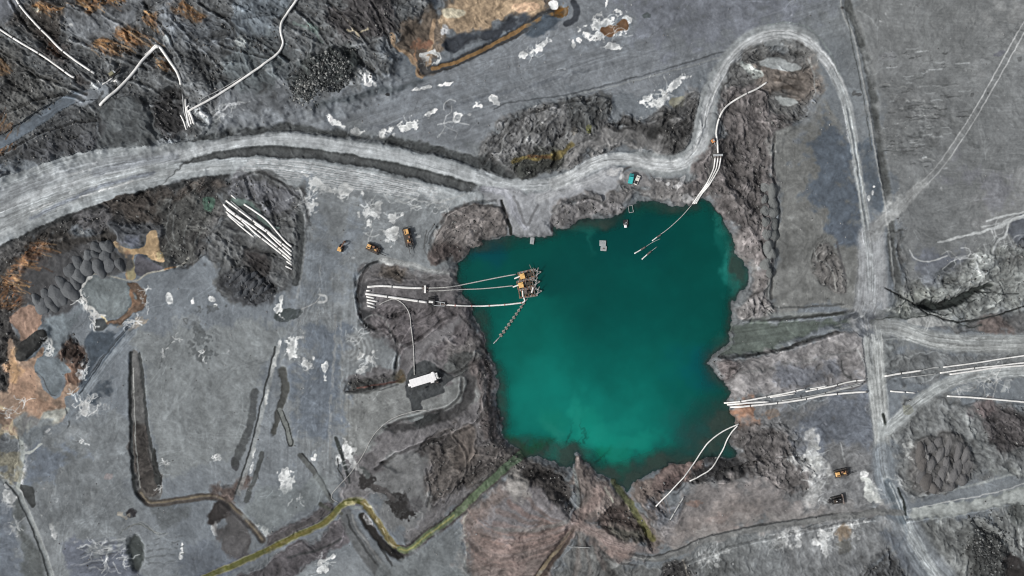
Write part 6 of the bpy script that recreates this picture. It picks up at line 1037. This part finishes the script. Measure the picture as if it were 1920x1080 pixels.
pipe('pipe', [(218,148),(208,157),(200,162)], 2.6, 'bent white pipe piece below the olive pump skid', 'pipe', None, M_PIPE); pipe('pipe', [(220,156),(227,153)], 3.2, 'stubby pale pipe lying right of the bent piece by the pump skid', 'pipe', None, M_PIPE); pipe('pipe', [(190.5,154),(194.5,158.5)], 1.8, 'tiny white rod between the long bent pipe and the pump skid', 'pipe', None, M_PIPE)

# ------------------------------------------------------------------ vehicles and cabin
e = empty('lorry', 1182.5, 335.5, 78); tag(e, 'teal lorry parked beside the cream pickup above the lake', 'lorry')
MB().box((0, 0, .75), (4.7, 1.7, .3)).build('chassis', M_BLACK, e); c = MB().box((1.65, 0, 1.6), (1.3, 2.05, 1.5), 0, .18).build('cab', M_TEAL2, e); MB().box((2.32, 0, 1.85), (.08, 1.7, .6)).build('windscreen', M_GLASS, c)
b = MB(); b.box((-.75, 0, 1.15), (3.4, 2.15, .2)); [b.box((-.75, s_*1.03, 1.5), (3.4, .1, .6)) for s_ in (-1, 1)]; b.box((-2.42, 0, 1.5), (.1, 2.1, .6)); b.build('cargo_bed', M_TEAL, e); MB().box((-.75, 0, 1.62), (3.2, 1.95, .3), 0, .1).build('load_cover', M_TEAL, e)
for x in (1.5, -1.5):
    for s_ in (-1, 1): MB().cyl((x, s_*.72, .48), (x, s_*1.03, .48), .48, 16).build('wheel', M_RUB, e)
e = empty('pickup', 1194, 338, 66); tag(e, 'cream pickup with a dark load bed, right of the teal lorry', 'pickup')
MB().box((0, 0, .75), (4.6, 1.8, .6), 0, .16).build('body', M_CREAM, e); c = MB().prism([(-.1, 1.0), (1.6, 1.0), (1.1, 1.62), (.2, 1.66)], -.78, .78).build('cab', M_CREAM, e); MB().prism([(1.18, 1.12), (1.52, 1.08), (1.14, 1.58)], -.7, .7).build('windscreen', M_GLASS, c); MB().box((-1.15, 0, 1.07), (1.5, 1.25, .06)).build('load_bed', M_BLACK, e)
for x in (1.45, -1.4):
    for s_ in (-1, 1): MB().cyl((x, s_*.72, .36), (x, s_*.96, .36), .36, 16).build('wheel', M_RUB, e)
e = empty('site_cabin', 793.5, 711.5, 17); tag(e, 'long white site cabin with a flat roof on dark ground', 'site cabin')
MB().box((0, 0, 1.5), (11.6, 3.3, 2.6), 0, .06).build('wall', M_WHITE, e)
rf = MB().box((0, 0, 2.92), (12.4, 3.8, .22), 0, .05).build('roof', M_WHITE, e); b = MB(); [b.box((x, 0, 3.05), (.08, 3.6, .05), ch=.01) for x in np.arange(-5.4, 5.5, 1.2)]; b.build('roof_seams', M_WHITE, rf); MB().box((5.3, 1.0, 3.0), (1.2, 2.6, .24), 0).build('roof_hood', M_WHITE, rf)
MB().box((6.8, 0, 1.9), (1.1, 2.7, 1.6), 0, .08).build('front_unit', M_PIPE, e); MB().box((7.0, 0, 2.75), (.5, 1.6, .12)).build('grille', M_PIPEG, e); MB().box((-6.7, -.5, 1.0), (1.2, 1.4, 1.2), 0, .15).build('tank', M_WHITE, e); MB().box((4.0, -2.3, 1.6), (1.8, .8, .5)).build('porch', M_WHITE, e)
for x in (-3.5, -.5, 2.5): w_ = MB().box((x, -1.67, 1.8), (1.2, .06, .8)).build('window', M_GLASS, e)
MB().box((7.3, -1.6, 1.), (2.0, .35, .3)).build('tow_bar', M_PIPE, e)
e = empty('water_tank', 820, 716.3); tag(e, 'black round tank at the right end of the white cabin', 'tank'); MB().cyl((0, 0, 0), (0, 0, 1.7), .85, 20).build('barrel', M_RUB, e); MB().cyl((0, 0, 1.7), (0, 0, 1.85), .28, 12).build('lid', M_STEEL, e)
e = empty('barrel', 797, 727); tag(e, 'small black barrel on the dark ground below the white cabin', 'barrel'); MB().cyl((0, 0, 0), (0, 0, 1.), .42, 14).build('drum', M_RUB, e); MB().cyl((0, 0, 1.), (0, 0, 1.05), .34, 14).build('lid', M_BLACK, e)

# ------------------------------------------------------------------ small floating platforms and boat
def plat(u, v, wx, wy, ang, label, hole=False):
    e = empty('floating_platform', u, v, ang, WZ); tag(e, label, 'platform', 'small platforms floating near the north shore')
    b = MB(); n = max(3, int(wy/.45)); [b.box((0, -wy/2+(i+.5)*wy/n, .5), (wx, wy/n-.06, .12), ch=.02) for i in range(n)]; b.build('decking', M_PLANK, e)
    for s_ in (-1, 1): MB().cyl((s_*wx*.32, -wy/2, .1), (s_*wx*.32, wy/2, .1), .32, 10).build('float', M_BUOY, e)
    if hole: MB().box((.1, 0, .62), (1., .7, .14)).build('hatch', M_STEEL, e)
plat(998, 451, 1.9, 3.2, -6, 'narrow grey platform touching the north-west shore'); plat(1131, 455.5, 3.1, 2.6, -2, 'upper and larger of two coupled grey platforms'); plat(1132.7, 465.5, 2.9, 2.3, -6, 'lower of two coupled grey platforms, hatch in its middle', True)
e = empty('work_boat', 1174, 419, -85, WZ); tag(e, 'small dark work boat with a white stern near the north shore', 'boat')
h = MB(); o_ = len(h.v)
sec = [(-1.9, 1.0), (-1.0, 1.15), (.4, 1.1), (1.2, .8), (1.9, .25)]
for x, hw in sec: h.v += [(x, -hw, .75), (x, -hw*.7, -.2), (x, hw*.7, -.2), (x, hw, .75), (x, hw*.8, .62), (x, -hw*.8, .62)]
for i in range(len(sec)-1):
    for j in range(6): k = (j+1) % 6; h.f.append((o_+i*6+j, o_+i*6+k, o_+i*6+6+k, o_+i*6+6+j))
h.f.append(tuple(range(6))); h.f.append(tuple(range((len(sec)-1)*6, len(sec)*6))[::-1]); h.build('hull', M_BLACK, e)
MB().box((1.2, -.1, 1.0), (1.3, 1.3, .7), 0, .2).build('engine_cover', M_WHITE, e); MB().box((-.6, .35, .85), (.5, .5, .5)).build('console', M_PLANK, e); MB().box((.1, -.3, .75), (.4, 1.4, .1)).build('bench', M_PIPEG, e)
e = empty('mooring_stage', 1184, 391, 10, WZ); tag(e, 'tiny pale mooring frame at the water edge north-east of the boat', 'frame'); b = MB(); [b.cyl((s_*1., -1.6, .35), (s_*1., 1.6, .35), .12, 8) for s_ in (-1, 1)]; [b.cyl((-1., y, .35), (1., y, .35), .12, 8) for y in (-1.6, 1.6)]; b.build('rails', M_PIPEG, e)

# ------------------------------------------------------------------ dumped heaps
def heap_mat(name, c):
    m = M_GROUND.copy(); m.name = name; return m
M_HEAP = M_GROUND
def heap(u, v, ru, rv, ang, hgt, c, label, group, seed):
    e = MB(); nr, na = 10, 28; rng = np.random.RandomState(seed); ph = rng.rand(6)*6.28; zc = zt(u, v); a0 = math.radians(-ang)
    vs_ = [(0, 0, hgt)]
    for i in range(1, nr+1):
        t = i/nr
        for j in range(na):
            a = 2*math.pi*j/na; w_ = 1+.11*math.sin(2*a+ph[0])+.08*math.sin(3*a+ph[1])+.04*math.sin(5*a+ph[2]); rr = t*w_
            x, y = ru*.25*rr*math.cos(a), rv*.25*rr*math.sin(a); X, Y = x*math.cos(a0)-y*math.sin(a0), x*math.sin(a0)+y*math.cos(a0)
            prof = math.sqrt(max(0, 1-t*t))*.45+(1-t)*.55; prof = min(prof, .9)
            gz = zt(u+X*4, v-Y*4)-zc; z = hgt*prof+gz*(t**2)+.06*math.sin(3*x*2+ph[3])*math.sin(4*y+ph[4])-(.35 if i == nr else 0)
            vs_.append((X, Y, z))
    f = [(0, 1+j, 1+(j+1) % na) for j in range(na)]
    for i in range(nr-1):
        for j in range(na): k = (j+1) % na; f.append((1+i*na+j, 1+(i+1)*na+j, 1+(i+1)*na+k, 1+i*na+k))
    me = bpy.data.meshes.new('dumped_heap'); me.from_pydata(vs_, [], f); me.polygons.foreach_set('use_smooth', np.ones(len(f), bool))
    cc = lin(np.array(c)/255*(1+.1*(rng.rand()-.5)))*ALB; at_ = me.attributes.new('tint', 'FLOAT_COLOR', 'POINT'); at_.data.foreach_set('color', np.tile([*cc, 1], (len(vs_), 1)).astype(np.float32).ravel()); ar = me.attributes.new('rocky', 'FLOAT', 'POINT'); ar.data.foreach_set('value', np.full(len(vs_), .35, np.float32))
    o = link('dumped_heap', me, M_HEAP); o.location = (PX(u), PY(v), zc); o['label'] = label; o['category'] = 'heap'; o['group'] = group
sd0 = 1
WL = [(181,464,9,10),(201,462,10,10),(178,476,8,8),(166,479,9,10),(197,479,11,11),(146,493,10,11),(163,503,12,15),(186,503,11,14),(205,497,10,13),(225,496,9,10),(132,508,11,12),(148,519,11,13),(117,532,10,12),(131,546,13,15),(143,530,10,12),(85,550,8,9),(108,556,13,18),(70,563,8,10),(80,575,11,13),(97,570,10,14)]
for i, (u, v, a, b_) in enumerate(WL):
    big = {0:'upper left heap of the smooth grey row, beside dark slope', 1:'top right heap of the smooth grey row, nearest the orange mud', 15:'small pale heap near the lower left end of the smooth grey row', 17:'pale heap at the very lower left end of the smooth grey row'}
    rh = np.random.RandomState(i+7).rand(3); heap(u, v, a*(1+.25*rh[0]), b_*(1.05+.45*rh[1]), -32, 1.1+1.3*rh[2], (86+12*rh[0], 89+12*rh[0], 92+12*rh[0]), big.get(i, 'smooth grey heap inside the slanting double row beside the ponds'), 'smooth grey heaps in a slanting row in the west', i+1)
for i, (u, v, a, b_) in enumerate([(1433,352,7,8),(1448,359,11,12),(1433,374,6,8),(1449,381,10,9),(1433,396,7,10),(1450,398,10,10),(1434,416,7,9),(1451,419,10,11),(1436,440,8,10),(1451,441,10,11),(1438,464,9,11),(1446,476,9,10),(1435,495,9,12),(1442,512,8,10)]):
    rh = np.random.RandomState(i+77).rand(3); heap(u, v, a*(1+.2*rh[0]), b_*(1+.35*rh[1]), 10*rh[0], .9+.9*rh[2], (98+14*rh[0], 101+14*rh[0], 101+14*rh[0]), 'rounded grey heap in the upright double column beside the eastern bench', 'grey heaps in an upright column east of the lake', i+60)
q_ = [(1722,848,8,16),(1726,870,8,14),(1734,902,11,14),(1748,914,9,11),(1745,868,7,15),(1743,840,7,12),(1760,852,6,13),(1765,886,7,14),(1772,868,6,14),(1775,838,6,14),(1785,890,7,14),(1795,846,7,15),(1794,874,7,15),(1809,852,7,14),(1812,874,7,14),(1757,828,6,10),(1757,905,7,12),(1803,900,7,10),(1780,912,8,9),(1725,893,8,12)]
for i, (u, v, a, b_) in enumerate(q_): rh = np.random.RandomState(i+177).rand(3); heap(u, v, a*(1+.3*rh[0]), b_*(1+.4*rh[1]), 5+16*rh[0], .8+.8*rh[2], (100, 100, 101) if i > 3 else (90, 88, 87), 'narrow grey heap in the dense field of heaps near the east edge', 'dense field of narrow heaps in the south-east', i+100)
for i, (u, v, a, b_) in enumerate([(438,522,5,11),(449,512,5,11),(462,522,5,12),(450,532,5,11),(474,516,5,11),(476,534,5,12),(462,546,5,11),(488,528,5,11),(490,545,5,11),(476,557,5,9),(448,551,5,9),(500,540,4,9),(502,556,5,8)]): heap(u, v, a, b_, 40, .9, (76, 79, 83), 'small dark heap in the cluster of ridges left of the yard', 'small dark ridged heaps left of the yard', i+140)
heap(59, 646, 14, 38, -52, 2.0, (56, 57, 57), 'large dark elongated heap on the rusty mud at the left edge', None, 200) if False else None

# ------------------------------------------------------------------ loose rubble: thousands of stones as one mass
rng = np.random.RandomState(77); V_, F_ = [], []; ico = [(0,0,1),(.89,0,.45),(.28,.85,.45),(-.72,.53,.45),(-.72,-.53,.45),(.28,-.85,.45),(.72,.53,-.45),(-.28,.85,-.45),(-.89,0,-.45),(-.28,-.85,-.45),(.72,-.53,-.45),(0,0,-1)]
fi = [(0,1,2),(0,2,3),(0,3,4),(0,4,5),(0,5,1),(1,6,2),(2,7,3),(3,8,4),(4,9,5),(5,10,1),(6,7,2),(7,8,3),(8,9,4),(9,10,5),(10,6,1),(11,7,6),(11,8,7),(11,9,8),(11,10,9),(11,6,10)]
ico = np.array(ico); fi = np.array(fi); n_ = 0; cols = []
def stone(u, v, s, c):
    global n_
    p = ico*(1+.25*rng.randn(12, 1))*np.array([s*(1+.4*rng.rand()), s, s*.7]); a = rng.rand()*6.28; ca, sa = math.cos(a), math.sin(a); p = p @ np.array([[ca, sa, 0], [-sa, ca, 0], [0, 0, 1]])
    V_.append(p+[PX(u), PY(v), zt(u, v)+s*.2]); F_.append(fi+n_*12); cols.append(np.tile([*(lin(np.array(c)/255)*ALB), 1], (12, 1))); n_ += 1
for _ in range(700):
    a, r_ = rng.rand()*6.28, rng.rand()**.5; u, v = 622+42*r_*math.cos(a), 138+38*r_*math.sin(a)
    stone(u, v, .25+.45*rng.rand()**2, (132, 134, 133) if rng.rand() < .25 else (58, 61, 62))
for _ in range(450): stone(575+22*rng.randn()*.6, 172+20*rng.randn()*.6, .2+.35*rng.rand()**2, (150, 152, 150) if rng.rand() < .3 else (80, 82, 82))
for _ in range(350): stone(1850+22*rng.randn(), 1025+28*rng.randn(), .25+.4*rng.rand()**2, (120, 122, 122) if rng.rand() < .3 else (64, 66, 66))
k_ = 0
while k_ < 5200:
    u, v = rng.rand()*2000-40, rng.rand()*1160-40; i, j = int((u-U0)/ST), int((v-V0)/ST)
    if R[j, i] > .45 and Z[j, i] > WZ: 
        g = 60+rng.rand()*70; stone(u, v, .16+.42*rng.rand()**3, (g, g, g*.99)); k_ += 1
    elif R[j, i] < .2 and K[j, i] == 0 and Z[j, i] > WZ and rng.rand() < .12: g = 80+rng.rand()*90; stone(u, v, .12+.22*rng.rand()**3, (g, g, g)); k_ += 1
V_ = np.vstack(V_); F_ = np.vstack(F_); me = bpy.data.meshes.new('rubble'); me.vertices.add(len(V_)); me.vertices.foreach_set('co', V_.astype(np.float32).ravel()); me.loops.add(len(F_)*3); me.loops.foreach_set('vertex_index', F_.astype(np.int32).ravel()); me.polygons.add(len(F_)); me.polygons.foreach_set('loop_start', np.arange(len(F_), dtype=np.int32)*3); me.update(calc_edges=True)
a_ = me.attributes.new('tint', 'FLOAT_COLOR', 'POINT'); a_.data.foreach_set('color', np.vstack(cols).astype(np.float32).ravel())
rb = link('rubble', me, M_GROUND); rb['kind'] = 'stuff'; rb['label'] = 'loose stones and rubble strewn over the rocky slopes'; rb['category'] = 'rubble'
